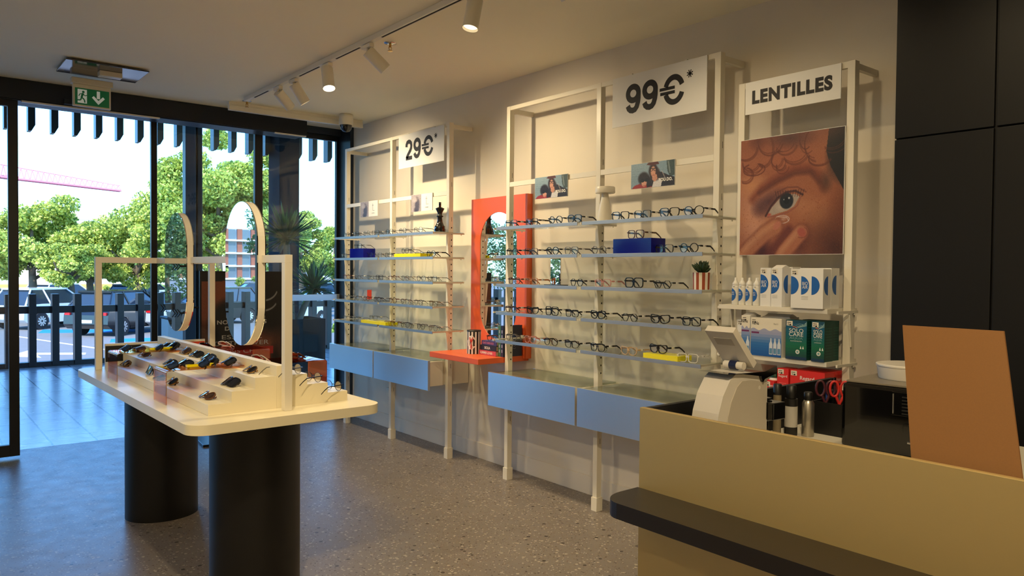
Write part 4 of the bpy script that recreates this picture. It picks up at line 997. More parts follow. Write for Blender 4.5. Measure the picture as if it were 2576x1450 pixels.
b0 = bottle_mesh()
for i, (y, x) in enumerate(((2.222, 3.24), (2.183, 3.24), (2.144, 3.24), (2.103, 3.24), (2.125, 3.285), (2.085, 3.29))):
    o = b0 if i == 0 else b0.copy()
    if i: COL.objects.link(o)
    o.location = (x + .028, y * 1.0125, S1); tag(o, ['leftmost white squeeze bottle in front row beside the white boxes', 'second from left white squeeze bottle in the front row', 'third from left white squeeze bottle in the front row', 'white squeeze bottle touching the narrow white boxes, rightmost in front', 'white squeeze bottle standing behind the third and fourth ones', 'white squeeze bottle half hidden behind the first narrow box'][i], 'bottle', 'squeeze bottles on the upper lens shelf')
def gradfront(stops, n=14):
    def f(b, F, L, H):
        for i in range(n):
            v0, v1 = i / n, (i + 1) / n; v = (v0 + v1) / 2
            for (a, ca), (c, cb) in zip(stops[:-1], stops[1:]):
                if a <= v <= c:
                    k = (v - a) / (c - a); col = tuple(int(ca[j] + (cb[j] - ca[j]) * k) for j in range(3)); break
            b.add([F(0, H * v0), F(L, H * v0), F(L, H * v1), F(0, H * v1)], [(0, 1, 2, 3)], mat('print_%d_%d_%d' % col, col, .5))
    return f
def renu(n):
    g = gradfront([(0, (20, 84, 160)), (.3, (40, 106, 176)), (.6, (150, 156, 190)), (1, (190, 186, 196))])
    def f(b, F, L, H):
        g(b, F, L, H)
        wav = [F(L * i / 16, H * (.70 + .03 * math.sin(i * (1.1 if n > 1 else .8)))) + D2 for i in range(17)]
        b.add(wav + [F(L, H) + D2, F(0, H) + D2], [tuple(range(19))], M_white)
        letter(b, 'ReNu', F(min(L * .36, .026), H * .86) + D2 * 2, UX, UZ, .036, .017, M_ink, off=.02)
        b.add([F(L * .02, H * .585) + D2, F(L * .02 + .042, H * .585) + D2, F(L * .02 + .042, H * .63) + D2, F(L * .02, H * .63) + D2], [(0, 1, 2, 3)], mat('print_plum', (110, 40, 90), .5))
        mb = mat('print_bottle', (206, 214, 226), .5)
        for k in range(n):
            u = L - .012 - k * .0215; v = H * .06
            b.add([F(u - .009, v) + D2, F(u + .009, v) + D2, F(u + .009, v + .05) + D2, F(u + .004, v + .062) + D2, F(u + .002, v + .078) + D2, F(u - .002, v + .078) + D2, F(u - .004, v + .062) + D2, F(u - .009, v + .05) + D2], [tuple(range(8))], mb)
            b.add([F(u - .007, v + .004) + D2 * 2, F(u + .007, v + .004) + D2 * 2, F(u + .007, v + .03) + D2 * 2, F(u - .007, v + .03) + D2 * 2], [(0, 1, 2, 3)], mat('print_mid', (90, 140, 180), .5))
        if n > 1: letter(b, 'Pack 3', F(L * .82, H * .86) + D2 * 2, UX, UZ, .022, .008, M_ink)
    return f
carton((3.25, 2.172, S2), .045, .06, .165, 'solution_box', 'white box with grey lettering at the left end of the lower lens shelf', lambda b, F, L, H: [letter(b, w, F(L * .5, H * .6 - k * .014) + D2, UX, UZ, .03, .009, mat('fine_print', (170, 164, 156), .7)) for k, w in enumerate(('MENI', 'CARE', 'PURE'))])
carton((3.215, 2.120, S2), .048, .09, .19, 'solution_box', 'narrow blue and white box with one printed bottle on the lower lens shelf', renu(1), flap=True)
carton((3.205, 1.945, S2), .165, .075, .183, 'solution_box', 'wide blue and white box with three printed bottles on the lower lens shelf', renu(3))
carton((3.285, 1.95, S2), .15, .08, .187, 'solution_box', 'box standing behind the wide blue and white box', None, sticker=False, flap=True)
M_pgreen = mat('print_green_dark', (10, 66, 58), .5)
def solo(b, F, L, H):
    gradfront([(0, (16, 40, 92)), (.1, (16, 70, 60)), (.35, (12, 104, 70)), (.6, (8, 92, 104)), (.85, (10, 86, 120)), (1, (14, 60, 80))])(b, F, L, H)
    for i in range(4): b.add([F(L * (.25 + .1 * i), H * (.88 + .015 * i)) + D2, F(L * (.5 + .12 * i), H * (.80 + .03 * i)) + D2, F(L, H * (.87 + .03 * i)) + D2, F(L, H * (.885 + .03 * i)) + D2, F(L * (.5 + .12 * i), H * (.815 + .03 * i)) + D2], [(0, 1, 2, 3, 4)], mat('print_mist', (140, 176, 176), .5))
    b.add([F(L * .28, H * .83) + D2 * 2, F(L * .62, H * .81) + D2 * 2, F(L * .4, H * .845) + D2 * 2], [(0, 1, 2)], mat('print_rust', (200, 80, 40), .5))
    w = L * .68
    for k, (tx, hh) in enumerate((('SOLO', .018), ('CARE', .018), ('AQUA', .012))): letter(b, tx, F(L * .5, H * (.74 - .1 * k)) + D2 * 2, UX, UZ, w if k < 2 else w * .95, hh, M_whiteink if k < 2 else mat('print_teal', (120, 160, 160), .5))
    letter(b, 'ALL-IN-ONE SOLUTION', F(L * .5, H * .47) + D2 * 2, UX, UZ, w * .8, .004, M_whiteink)
    c = F(L * .58, H * .2) + D2 * 2; b.add([c + UX * .010 * math.cos(R_(i * 20)) + UZ * .010 * math.sin(R_(i * 20)) for i in range(18)], [tuple(range(18))], M_whiteink)
    b.add([c + D2 + UX * .006 * math.cos(R_(i * 20)) + UZ * .006 * math.sin(R_(i * 20)) for i in range(18)], [tuple(range(18))], mat('print_teal', (120, 160, 160), .5))
    for s in (-1, 1): b.add([F(L * .78 + s * .006 - .004, H * .28) + D2, F(L * .78 + s * .006 + .004, H * .28) + D2, F(L * .78 + s * .006, H * .36) + D2], [(0, 1, 2)], M_whiteink)
def solo_side(b, F, D, H):
    for k in range(11): b.add([F(D * .1, H * (.12 + .07 * k)), F(D * .85, H * (.12 + .07 * k)), F(D * .85, H * (.135 + .07 * k)), F(D * .1, H * (.135 + .07 * k))], [(0, 1, 2, 3)], mat('print_side', (30, 96, 84), .5))
carton((3.2, 1.816, S2), .105, .07, .182, 'solution_box', 'wide teal and green box on the lower lens shelf', solo, solo_side, body=M_pgreen)
carton((3.2, 1.732, S2), .062, .075, .182, 'solution_box', 'narrow teal and green box nearest the rack post on the lower lens shelf', solo, solo_side, body=M_pgreen)
carton((3.29, 1.74, S2), .15, .055, .182, 'solution_box', 'dark green box behind the teal and green boxes', None, solo_side, body=M_pgreen, sticker=False)
M_red = mat('regard_red', (214, 40, 34), .45)
def regard(u, w, full=True):
    def f(b, F, L, H):
        letter(b, 'Regard', F(L * u, H * .80) + D2, UX, UZ, w, w * .34, M_whiteink, off=.012)
        for q in range(2): b.add([F(L * u - w * .42, H * .63 - q * .008) + D2, F(L * u + w * .42, H * .63 - q * .008) + D2, F(L * u + w * .42, H * .63 - q * .008 - .002) + D2, F(L * u - w * .42, H * .63 - q * .008 - .002) + D2], [(0, 1, 2, 3)], mat('print_pale_red', (232, 140, 130), .5))
        if L < .08:
            cx = F(L * .5, H * .34) + D2
            for r, mm, k in ((.027, M_whiteink, 1), (.021, M_red, 2), (.016, M_whiteink, 3), (.012, mat('print_leaf', (70, 110, 50), .5), 4)):
                b.add([cx + D2 * k + UX * r * math.cos(R_(i * 10)) + UZ * r * math.sin(R_(i * 10)) for i in range(19)], [tuple(range(19))], mm)
    return f
S3 = .8645
carton((3.215, 1.912, S3), .058, .08, .184, 'solution_box', 'narrow red box with rainbow arc on the lowest lens shelf', regard(.5, .045), body=M_red)
carton((3.215, 1.735, S3), .170, .085, .184, 'solution_box', 'wide red box reading Regard on the lowest lens shelf'.replace(' reading Regard', ' with white lettering'), regard(.5, .07), lambda b, F, D, H: letter(b, 'Regard', F(D * .55, H * .80), (1, 0, 0), UZ, .05, .016, M_whiteink), body=M_red)
carton((3.305, 1.735, S3), .168, .08, .184, 'solution_box', 'red box behind the wide red box on the lowest lens shelf', None, lambda b, F, D, H: letter(b, 'Regard', F(D * .5, H * .80), (1, 0, 0), UZ, .05, .016, M_whiteink), body=M_red, sticker=False)
carton((3.215, 1.985, S3), .055, .05, .118, 'solution_box', 'small red box at the left of the lowest lens shelf', regard(.6, .04), body=M_red)
t = thing('dropper_bottle', 'dark green capped bottle behind the small red box', 'bottle', (3.30, 2.04, S3)); M_cap = mat('cap_green', (16, 70, 44), .4)
MB().lathe([(.026, 0), (.028, .004), (.028, .12), (.02, .13)], (0, 0, 0), M_bott, 20).obj('body', t); MB().lathe([(.024, .13), (.026, .132), (.011, .146), (.010, .17), (.007, .18)], (0, 0, 0), M_cap, 16).obj('cap', t)

# ================================================================== SUNGLASS TABLE
TB = Matrix.Translation((1.32, 3.2, 0)) @ Matrix.Rotation(.02, 4, 'Z'); TR = .02
def tp(x, y, z): return TB @ Vector((x, y, z))
TH = .876
t = thing('display_table', 'cream display table with rounded corners on two black oval pedestals', 'table', (1.32, 3.2, 0), TR)
def rrect(x0, x1, y0, y1, r, n=8):
    o = []
    for cx, cy, a in ((x1 - r, y1 - r, 0), (x0 + r, y1 - r, 90), (x0 + r, y0 + r, 180), (x1 - r, y0 + r, 270)):
        for i in range(n + 1): o.append((cx + r * math.cos(R_(a + 90 * i / n)), cy + r * math.sin(R_(a + 90 * i / n))))
    return o
MB().prism(rrect(-.445, .425, -.115, 2.09, .085), TH - .042, TH, M_cream, sm=True).obj('tabletop', t, bevel=.0015)
M_leg = mat('pedestal_black', (16, 15, 15), .42)
for (x, y) in ((-.05, 1.71), (-.022, .30)):
    MB().lathe([(.205, 0), (.205, TH - .0425)], (0, 0, 0), M_leg, 64, 1.0, .90).obj('pedestal', t, (x, y, 0))
def stair(name, xs, label):
    b = MB(); s = 1 if xs[-1] > xs[0] else -1
    pts = [(xs[0], 0), (xs[0], .046), (xs[1], .046), (xs[1], .094), (xs[2], .094), (xs[2], .144), (xs[3], .144), (xs[3], 0)]
    b.prism(pts, .075, 1.93, M_cream, 'y'); o = b.obj(name, loc=(1.32, 3.2, TH + .0005), bevel=.001, rot=(0, 0, TR)); tag(o, label, 'display riser'); return o
stair('stepped_riser', (-.314, -.215, -.113, -.016), 'cream three-step riser full of dark sunglasses on the near left half of the table')
stair('stepped_riser', (.334, .233, .13, .026), 'cream three-step riser on the far right half of the table')
o = MB().box(-.0155, .0255, .075, 1.93, 0, .19, M_cream).obj('centre_ridge', loc=(1.32, 3.2, TH + .0005), bevel=.001, rot=(0, 0, TR)); tag(o, 'long narrow cream ridge between the two stepped risers', 'display riser')
fr = thing('mirror_frame', 'cream square-tube frame with two far posts and one near post over the table', 'frame', tuple(tp(0, 0, TH + .0005)), TR); HF = .685
q = .0175
MB().box(-q, q, -q, q, 0, HF - .035, M_rack).obj('post', fr, (.0, -.0, 0), bevel=.001)
for x in (-.345, .33): MB().box(-q, q, -q, q, 0, HF - .035, M_rack).obj('post', fr, (x, 1.96, 0), bevel=.001)
MB().box(-.345 - q, .33 + q, 1.96 - q, 1.96 + q, HF - .035, HF, M_rack).obj('cross_bar', fr, bevel=.001)
for ya, yb in ((-q, .2395), (.6505, 1.2695), (1.6855, 1.96 - q - .0005)): MB().box(-q, q, ya, yb, HF - .035, HF, M_rack).obj('long_bar', fr, bevel=.001)
for y0, y1, lb in ((.24, .65, 'large oval mirror on the table frame, nearest the camera'), (1.27, 1.685, 'farther oval mirror on the table frame near the door')):
    m = thing('oval_mirror', lb, 'mirror', tuple(tp(-.026, (y0 + y1) / 2, 1.475)), TR)
    sh = stadium(y1 - y0, .69, 72); si = [(a * .96, b * .965) for a, b in sh]
    MB().ring(sh, [(a * .93, b * .94) for a, b in sh], -.008, .024, M_rack, lambda a, b, h: (h, a, b)).obj('rim', m)
    MB().prism(sh, -.0135, -.0085, M_mirror, 'x', sm=False).obj('mirror', m)
    MB().prism(sh, .0245, .0285, M_mirror, 'x').obj('mirror', m)
# acrylic bridges
def bridge(loc_y0, loc_y1, x0, x1, m, label, h=.156):
    b = MB(); s = 1 if x1 > x0 else -1; r = .012
    pts = [(x0, 0)] + [(x0 + s * (r - r * math.cos(R_(a))), h - r + r * math.sin(R_(a))) for a in range(0, 91, 15)] + [(x1, h)]
    inn = [(x1, h - .004)] + [(x0 + s * (r - (r - .004) * math.cos(R_(a))), h - r + (r - .004) * math.sin(R_(a))) for a in range(90, -1, -15)] + [(x0 + s * .004, 0)]
    P = pts + inn; k = len(P); vs = [(x, loc_y0, z) for x, z in P] + [(x, loc_y1, z) for x, z in P]
    b.add(vs, [(i, (i + 1) % k, k + (i + 1) % k, k + i) for i in range(k)], m)
    h2 = len(pts)
    for off in (0, k):
        b.add(vs[off:off + k], [(i, i + 1, k - 2 - i, k - 1 - i) for i in range(h2 - 1)], m)
    o = b.obj('acrylic_bridge', loc=(1.32, 3.2, TH + .0008), rot=(0, 0, TR)); tag(o, label, 'display stand'); return o
bridge(1.325, 1.53, -.385, -.022, M_orac, 'orange clear acrylic bridge over the left steps, farther from the camera')
bridge(.44, .635, -.38, -.022, M_orac, 'orange clear acrylic bridge over the left steps, nearest the camera')
bridge(.42, .64, .40, .03, M_orac2, 'red clear acrylic bridge on the right side beside the near frame post')
bridge(1.15, 1.42, .40, .03, M_orac2, 'red clear acrylic bridge on the right side under the large oval mirror')
for x, y, lb in ((-.20, 1.39, 'small yellow acrylic bar on the farther orange bridge'), (-.27, .50, 'small yellow acrylic bar on the nearer orange bridge')):
    o = MB().box(0, .13, 0, .02, 0, .012, M_yel).obj('acrylic_block', loc=tuple(tp(x, y, TH + .158)), rot=(0, 0, TR + .05)); tag(o, lb, 'display block')
bd = thing('table_placard', 'low placard at the far end of the table, half dark and half orange', 'placard', tuple(tp(-.30, 2.0, TH + .0005)), TR)
MB().box(0, .60, 0, .014, 0, .15, M_rack).obj('board', bd); MB().box(.002, .31, -.0008, 0, .0, .136, M_black).obj('dark_panel', bd); MB().box(.31, .598, -.0008, 0, .0, .136, mat('placard_orange', (206, 70, 40), .4)).obj('orange_panel', bd)

# sunglasses
def sun_proto(kind, mfr, ml):
    key = ('sun', kind, mfr.name, ml.name)
    if key in _GL: return _GL[key]
    t = bpy.data.objects.new('sunglasses', None); COL.objects.link(t); t.empty_display_size = .05
    sh = shape(kind); th = .003; f = MB(); bow = 2.6
    for sx in (-1, 1):
        out = [((x * 1.12) * sx + sx * .035, z * 1.16) for x, z in sh]; inn = [(x * sx * .96 + sx * .035, z * .96) for x, z in sh]
        f.ring(out, inn, -.0025, .0025, mfr, lambda a, b, h: (a, h + a * a * bow, b + 0))
        MB().add([((x * sx * .97 + sx * .035), (x + .035) ** 2 * bow - .0006 * 1, z * .97) for x, z in sh], [tuple(range(len(sh)))], ml).obj('lens', t)
    f.box(-.010, .010, -.002, .002, .004, .010, mfr)
    f.obj('frame_front', t)
    for sx in (-1, 1):
        b = MB(); y0 = .016 if sx > 0 else .021
        pts = [(sx * .067, .0115, .010), (sx * .064, y0, .008), (sx * -.02, y0 + .004, .002), (sx * -.052, y0 + .003, -.012)]
        for (xa, ya, za), (xb, yb, zb) in zip(pts[:-1], pts[1:]):
            vs = [(xx, yy + ey * .0016, zz + ez * .0045) for xx, yy, zz in ((xa, ya, za), (xb, yb, zb)) for ez in (-1, 1) for ey in (-1, 1)]
            b.add(vs, [(0, 1, 3, 2), (4, 6, 7, 5), (0, 4, 5, 1), (2, 3, 7, 6), (0, 2, 6, 4), (1, 5, 7, 3)], mfr)
        b.obj('temple', t)
    _GL[key] = t; t['fresh'] = 1; return t
ML = {'black': mat('sun_lens_black', (14, 15, 18), .06, spec=.8), 'blue': mat('sun_lens_blue_sheen', (26, 44, 74), .06, spec=.8), 'brown': mat('sun_lens_brown', (56, 36, 24), .08, spec=.8), 'silver': mat('sun_lens_mirror', (150, 160, 170), .06, .8)}  # the blue lens colour paints in the window's reflection on dark lenses
def put_sun(pr, x, y, z, label, rz=0, tilt=52, right=False, grp='sunglasses on the left steps'):
    p = tp(x, y, z); base = R_(90 if right else -90) + TR + R_(rz)
    e = Matrix.Translation(p) @ Matrix.Rotation(base, 4, 'Z') @ Matrix.Rotation(R_(-tilt), 4, 'X')
    # rest: lower rim edge on the surface
    e.translation = p + Vector((0, 0, .026 * math.cos(R_(tilt)) + .006))
    if pr.get('fresh'): del pr['fresh']; o = pr
    else: o = dup(pr, (0, 0, 0))
    o.rotation_euler = e.to_euler(); o.location = e.translation; tag(o, label, 'sunglasses', grp); return o
SP = {'a': ('square', 'black', 'black'), 'b': ('big', 'black', 'black'), 'c': ('round', 'gold', 'black'), 'd': ('pilot', 'gold', 'brown'), 'e': ('square', 'black', 'blue'), 'f': ('round', 'brown', 'brown'), 'g': ('square', 'clear', 'silver')}
z1, z2, z3, zb = TH + .048, TH + .096, TH + .146, TH + .158
LS = [(-.322, 1.435, zb, 'e', 'sunglasses with painted blue sheen at the left end of the farther orange bridge'), (-.242, 1.46, zb, 'd', 'flat gold rimmed sunglasses beside the yellow bar on the farther orange bridge'), (-.153, 1.41, zb, 'e', 'sunglasses with painted blue sheen in the middle of the farther orange bridge'),
      (-.06, 1.60, z3, 'a', 'black sunglasses on the top step just behind the farther orange bridge'), (-.072, 1.43, zb, 'b', 'large black sunglasses at the right end of the farther orange bridge'),
      (-.065, 1.22, z3, 'd', 'brown lens sunglasses on the top step, first in front of the farther bridge'), (-.065, 1.03, z3, 'a', 'black sunglasses on the top step midway between the two orange bridges'), (-.065, .84, z3, 'e', 'sunglasses with painted blue sheen on the top step just behind the nearer orange bridge'), (-.067, .26, z3, 'c', 'round gold framed sunglasses alone on the top step near the frame post'),
      (-.165, 1.66, z2, 'f', 'brown sunglasses on the middle step behind the farther orange bridge'), (-.162, 1.16, z2, 'a', 'black sunglasses on the middle step between the two orange bridges'), (-.165, .24, z2, 'b', 'large black sunglasses alone on the middle step nearest the camera'),
      (-.268, 1.66, z1, 'd', 'amber sunglasses on the lowest step behind the farther orange bridge'), (-.265, 1.18, z1, 'a', 'dark sunglasses standing steeply on the lowest step between the bridges'), (-.265, .98, z1, 'a', 'black sunglasses lying low on the lowest step between the bridges'), (-.266, .76, z1, 'c', 'gold rimmed sunglasses on the lowest step just behind the nearer bridge'), (-.266, .24, z1, 'f', 'brown sunglasses alone on the lowest step nearest the camera'),
      (-.335, .53, zb, 'e', 'sunglasses with painted blue sheen at the left end of the nearer orange bridge'), (-.262, .575, zb, 'a', 'black sunglasses beside the yellow bar on the nearer orange bridge'), (-.205, .50, zb, 'e', 'sunglasses with painted blue sheen in the middle of the nearer orange bridge'), (-.14, .56, zb, 'a', 'black sunglasses right of the middle on the nearer orange bridge'), (-.07, .53, zb, 'b', 'large black sunglasses at the right end of the nearer orange bridge')]
for i, (x, y, z, k, lb) in enumerate(LS):
    a, b, c = SP[k]; put_sun(sun_proto(a, FR[b], ML[c]), x, y, z, lb, rz=random.uniform(-8, 8), tilt=(24 if i == 13 else 74 if i in (1, 14) else random.uniform(54, 63)))
RS = [(.09, 1.30, zb, 'a', 'black sunglasses on the red bridge left of the large oval mirror base'), (.21, 1.33, zb, 'g', 'silver framed sunglasses on the red bridge under the large oval mirror'), (.10, .53, zb, 'g', 'pale silver sunglasses left of the near frame post'), (.30, .55, zb, 'f', 'brown sunglasses on the red bridge right of the near frame post')]
for x, y, z, k, lb in RS:
    a, b, c = SP[k]; put_sun(sun_proto(a, FR[b], ML[c]), x, y, z, lb, rz=12, tilt=55, right=True, grp='sunglasses on the right steps')
for x, y, z, k, c, lb in ((.078, .11, z3, 'round', 'silver', 'wire glasses on the top right step behind the near frame post'), (.185, .13, z2, 'panto', 'gunmetal', 'dark wire glasses on the middle right step near the camera'), (.285, .12, z1, 'round', 'gunmetal', 'dark wire glasses on the lowest right step near the camera')):
    pr = glasses_proto(k, FR[c], t_, tagm=M_paper); put_glasses(pr, tuple(tp(x, y, z - .0005)), lb, 'wire glasses on the right steps', (0, 0, R_(108)))

# ================================================================== COUNTER
t = thing('reception_counter', 'brushed brass reception counter with a black ledge along its front', 'counter', (1.695, 1.49, 0))
MB().box(0, .018, -3.6, 0, .02, 1.1, M_brass).obj('front_panel', t, bevel=.0012)
MB().box(.0, .05, -3.6, -.01, 0, .02, M_black).obj('plinth', t)
b = MB(); b.box(.0185, .03, -3.6, -.012, .02, 1.096, M_black); b.box(.0185, 1.10, -.018, -.0002, .02, 1.098, M_black); b.obj('lining', t)
MB().box(.031, 1.10, -3.6, -.019, .915, .95, mat('desk_white', (216, 210, 196), .4)).obj('worktop', t)
MB().prism([(0, -3.6), (0, .004)] + [(-.165 + .09 - .09 * math.cos(R_(90 - a)) * 1, .004 - .07 + .07 * math.sin(R_(90 - a))) for a in range(0, 91, 10)] + [(-.165, -3.6)], .818, .862, mat('ledge_black', (30, 25, 22), .38), sm=False).obj('ledge', t, bevel=.003)
DZ = .9503
# payment terminal: curved printer body with a tilted tablet
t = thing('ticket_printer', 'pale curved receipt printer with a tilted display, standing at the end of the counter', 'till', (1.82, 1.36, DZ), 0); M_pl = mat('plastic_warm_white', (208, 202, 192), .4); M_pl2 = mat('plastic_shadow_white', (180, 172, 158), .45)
prof = [(0, 0), (.0, .02), (.004, .08), (.016, .14), (.036, .19), (.07, .235), (.10, .252), (.17, .250), (.262, .235), (.262, 0)]
b = MB(); b.prism(prof, -.046, .046, M_pl, 'y'); b.obj('body', t, bevel=.006)
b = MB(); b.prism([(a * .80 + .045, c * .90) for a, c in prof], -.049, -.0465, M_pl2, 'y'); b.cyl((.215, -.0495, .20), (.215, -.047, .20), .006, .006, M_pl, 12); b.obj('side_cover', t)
b = MB(); b.prism([(.05, .253), (.235, .248), (.30, .262), (.30, .238), (.235, .225), (.225, .215), (.215, .235), (.12, .249)], -.055, .055, M_blackg, 'y'); b.obj('holder', t, bevel=.0015)
hd = MB(); hd.box(-.078, .078, -.05, .05, -.011, .011, M_pl); hd.box(-.072, .072, -.045, .045, .011, .0118, M_black); hd.box(-.05, -.02, -.032, .032, -.0118, -.011, M_pl2)
hd.obj('display', t, (.135, 0, .325), bevel=.003, rot=(0, R_(46), 0))
hn = MB(); hn.cyl((.155, -.034, .268), (.155, .034, .268), .012, .012, M_pl, 16); hn.cyl((.155, -.012, .268), (.155, .012, .268), .0145, .0145, mat('hinge_blue', (20, 30, 66), .3), 16); hn.obj('hinge', t)
# small dark card reader on an arm
t = thing('card_terminal', 'black card terminal on a short stand behind the receipt printer', 'card reader', (2.115, 1.385, DZ), R_(-5))
MB().box(-.03, .03, -.03, .03, 0, .04, mat('smoke_grey', (150, 148, 142), .4)).obj('foot', t, bevel=.004)
MB().box(-.03, .035, -.035, .04, .041, .085, M_blackg).box(-.02, .04, -.06, .05, .085, .095, M_blackg).obj('stand', t, bevel=.004)
MB().box(-.03, .03, -.10, .06, .096, .15, M_blackg).box(-.005, .02, -.06, .0, .151, .158, M_blackg).obj('terminal', t, bevel=.006)
t = thing('monitor', 'black monitor seen from its thin edge, reaching behind the desk bottles', 'monitor', (2.70, 1.27, DZ), 0)
MB().box(-.05, .05, -.0, .16, 0, .012, M_black).obj('foot', t, bevel=.004); MB().box(-.012, .012, .06, .10, .012, .05, M_black).obj('neck', t)
MB().box(-.012, .012, -.08, .17, .05, .118, M_black).obj('screen', t, bevel=.004)
def bottle(name, x, y, parts, label):
    t = thing(name, label, 'bottle', (x, y, DZ))
    for nm, prof, m in parts: MB().lathe(prof, (0, 0, 0), m, 24).obj(nm, t)
bottle('spray_bottle', 2.378, 1.345, [('body', [(.019, 0), (.02, .003), (.02, .112), (.014, .122)], mat('satin_silver', (176, 170, 156), .32, .9)), ('cap', [(.013, .122), (.014, .124), (.014, .148), (.011, .15)], M_black)], 'silver aluminium bottle with black cap on the white desk')
bottle('cleaner_bottle', 2.345, 1.388, [('body', [(.02, 0), (.021, .003), (.021, .125)], M_black), ('label_wrap', [(.0212, .03), (.0212, .10)], mat('label_pale', (170, 166, 158), .6)), ('cap', [(.015, .125), (.016, .127), (.016, .168), (.013, .17)], M_black)], 'black bottle with a pale paper label left of the silver bottle')
bottle('tube_bottle', 2.322, 1.426, [('body', [(.013, 0), (.0135, .002), (.0135, .135)], mat('tube_khaki', (120, 108, 84), .5)), ('cap', [(.0138, .135), (.0138, .17), (.012, .172)], M_black)], 'slim khaki tube with black cap, leftmost of the desk bottles')
# pencil pot with scissors
t = thing('pencil_pot', 'black desk organiser holding pens between the silver bottle and the coffee machine', 'organiser', (2.505, 1.315, DZ), 0)
b = MB()
for a in (((-.06, -.056), (-.05, .05)), ((.056, .06), (-.05, .05)), ((-.06, .06), (-.054, -.05)), ((-.06, .06), (.05, .054))): b.box(a[0][0], a[0][1], a[1][0], a[1][1], .003, .11, M_black)
b.box(-.06, .06, -.054, .054, 0, .003, M_black); b.obj('box', t)
for i, (x, y, c, h) in enumerate(((-.03, .02, (30, 60, 130), .17), (.02, .0, (160, 160, 160), .165), (.04, .03, (30, 30, 30), .18), (.0, -.03, (40, 70, 60), .16), (.035, -.03, (170, 50, 40), .16))):
    o = thing('pen', ['blue pen leaning in the black desk organiser', 'grey pen upright in the black desk organiser', 'black pen at the back of the desk organiser', 'dark green pen at the front of the desk organiser', 'red pen at the right of the desk organiser'][i], 'pen', tuple(Vector((2.505, 1.315, DZ + .004)) + Matrix.Rotation(0, 3, 'Z') @ Vector((x, y, 0))))
    MB().cyl((0, 0, 0), (.006, 0, h - .03), .004, .004, mat('pen_%d' % i, c, .35), 10).obj('barrel', o); MB().cyl((.006, 0, h - .03), (.0075, 0, h), .0045, .0045, M_blackg, 10).obj('cap', o)
def scissors(p, rz, m, label):
    o = thing('scissors', label, 'scissors', p, rz)
    for s in (-1, 1):
        MB().tube([(s * .017 + .014 * math.cos(a), 0, .15 + .026 * math.sin(a)) for a in [2 * math.pi * i / 20 for i in range(20)]], .0042, m, 8, closed=True).tube([(s * .012, 0, .127), (0, .0, .095)], [.005, .004], m, 8).obj('handle', o)
        MB().prism([(-.004, 0), (.001, 0), (.005, .1), (-.005, .1)], s * .0012 - .0006, s * .0012 + .0006, M_chrome, 'y').obj('blade', o, (0, 0, 0))
scissors((2.472, 1.335, DZ + .004), R_(-50), mat('scissor_plum', (70, 26, 36), .4), 'dark handled scissors standing in the desk organiser')
scissors((2.485, 1.292, DZ + .006), R_(-50), mat('scissor_red', (190, 44, 38), .4), 'red handled scissors standing in the desk organiser')
# coffee machine
t = thing('coffee_machine', 'glossy black coffee machine standing on the counter', 'coffee machine', (2.475, 1.005, DZ), R_(4))
b = MB(); b.box(-.13, .14, -.17, .21, 0, .205, M_blackg); b.obj('body', t, bevel=.012)
b = MB(); b.box(-.142, -.131, -.16, .02, .03, .10, M_blackg); b.box(-.150, -.131, -.165, .05, .125, .195, M_blackg); b.tube([(-.152, -.155, .05), (-.158, -.08, .046), (-.158, .0, .05)], .004, M_chrome, 8); b.tube([(-.152, .045, .13), (-.152, .045, .19)], .002, M_chrome, 6); b.obj('front_tray', t, bevel=.003)
b = MB()
for k in range(6):
    b.box(-.1535, -.150, -.13, -.06, .13 + k * .010, .134 + k * .010, M_black); b.box(-.1535, -.150, -.04, .02, .13 + k * .010, .134 + k * .010, M_black)
b.obj('vent', t)
MB().box(-.12, .13, -.16, .2, .2055, .212, mat('lid_grey', (120, 112, 98), .3)).obj('lid', t, bevel=.002)
t = thing('plastic_tub', 'round white plastic tub on top of the coffee machine', 'tub', (2.53, 1.085, DZ + .2125))
MB().lathe([(.088, 0), (.090, .004), (.095, .04)], (0, 0, 0), M_pl, 40).obj('body', t); MB().lathe([(.097, .0402), (.098, .044), (.097, .047), (.09, .048)], (0, 0, 0), M_pl, 40).obj('lid', t)
# cardboard panel
c0 = Vector((1.716, .719, 1.06)); M_card = mat('cardboard', (122, 82, 38), .8, noise=.08, nscale=300)
b = MB(); vs = []
for off in (0, .006):
    for p in ((1.729, .728, 1.03), (1.729, .512, 1.03), (1.86, .602, 1.378), (1.86, .815, 1.378)): vs.append((p[0] + off, p[1], p[2]))
b.add(vs, [(0, 1, 2, 3), (7, 6, 5, 4), (0, 4, 5, 1), (1, 5, 6, 2), (2, 6, 7, 3), (3, 7, 4, 0)], M_card)
CB = b
o = CB.obj('cardboard_sheet'); tag(o, 'large plain brown cardboard sheet leaning behind the counter front', 'cardboard')

# ================================================================== ENTRANCE OBJECTS
# advertising stand with printed face
Q = Paint(150, 190, (12, 11, 12))
Q.blob(.14, .22, .42, .36, (120, 62, 40), .5); Q.blob(.1, .8, .5, .5, (92, 58, 40), .6); Q.blob(.66, .72, .44, .62, (118, 62, 42), .35); Q.blob(.5, .95, .6, .4, (84, 52, 38), .8)
Q.blob(.34, .42, .30, .24, (10, 9, 11), .3); Q.blob(.86, .22, .3, .34, (11, 10, 12), .4); Q.poly([(0, 0), (1, 0), (1, .1), (.6, .06), (0, .07)], (10, 9, 10)); Q.blob(.93, .95, .12, .5, (10, 9, 10), .5)
Q.line(arc(.78, .12, .18, .1, 20, 95), .012, (150, 150, 150), .8, .8); Q.line(arc(.78, .2, .18, .1, 30, 100), .012, (150, 150, 150), .8, .8); Q.grain(3, 9)
t = thing('advertising_stand', 'black advertising stand with a dark portrait and white French lettering beside the door', 'sign', (2.335, 6.66, 0), R_(-6))
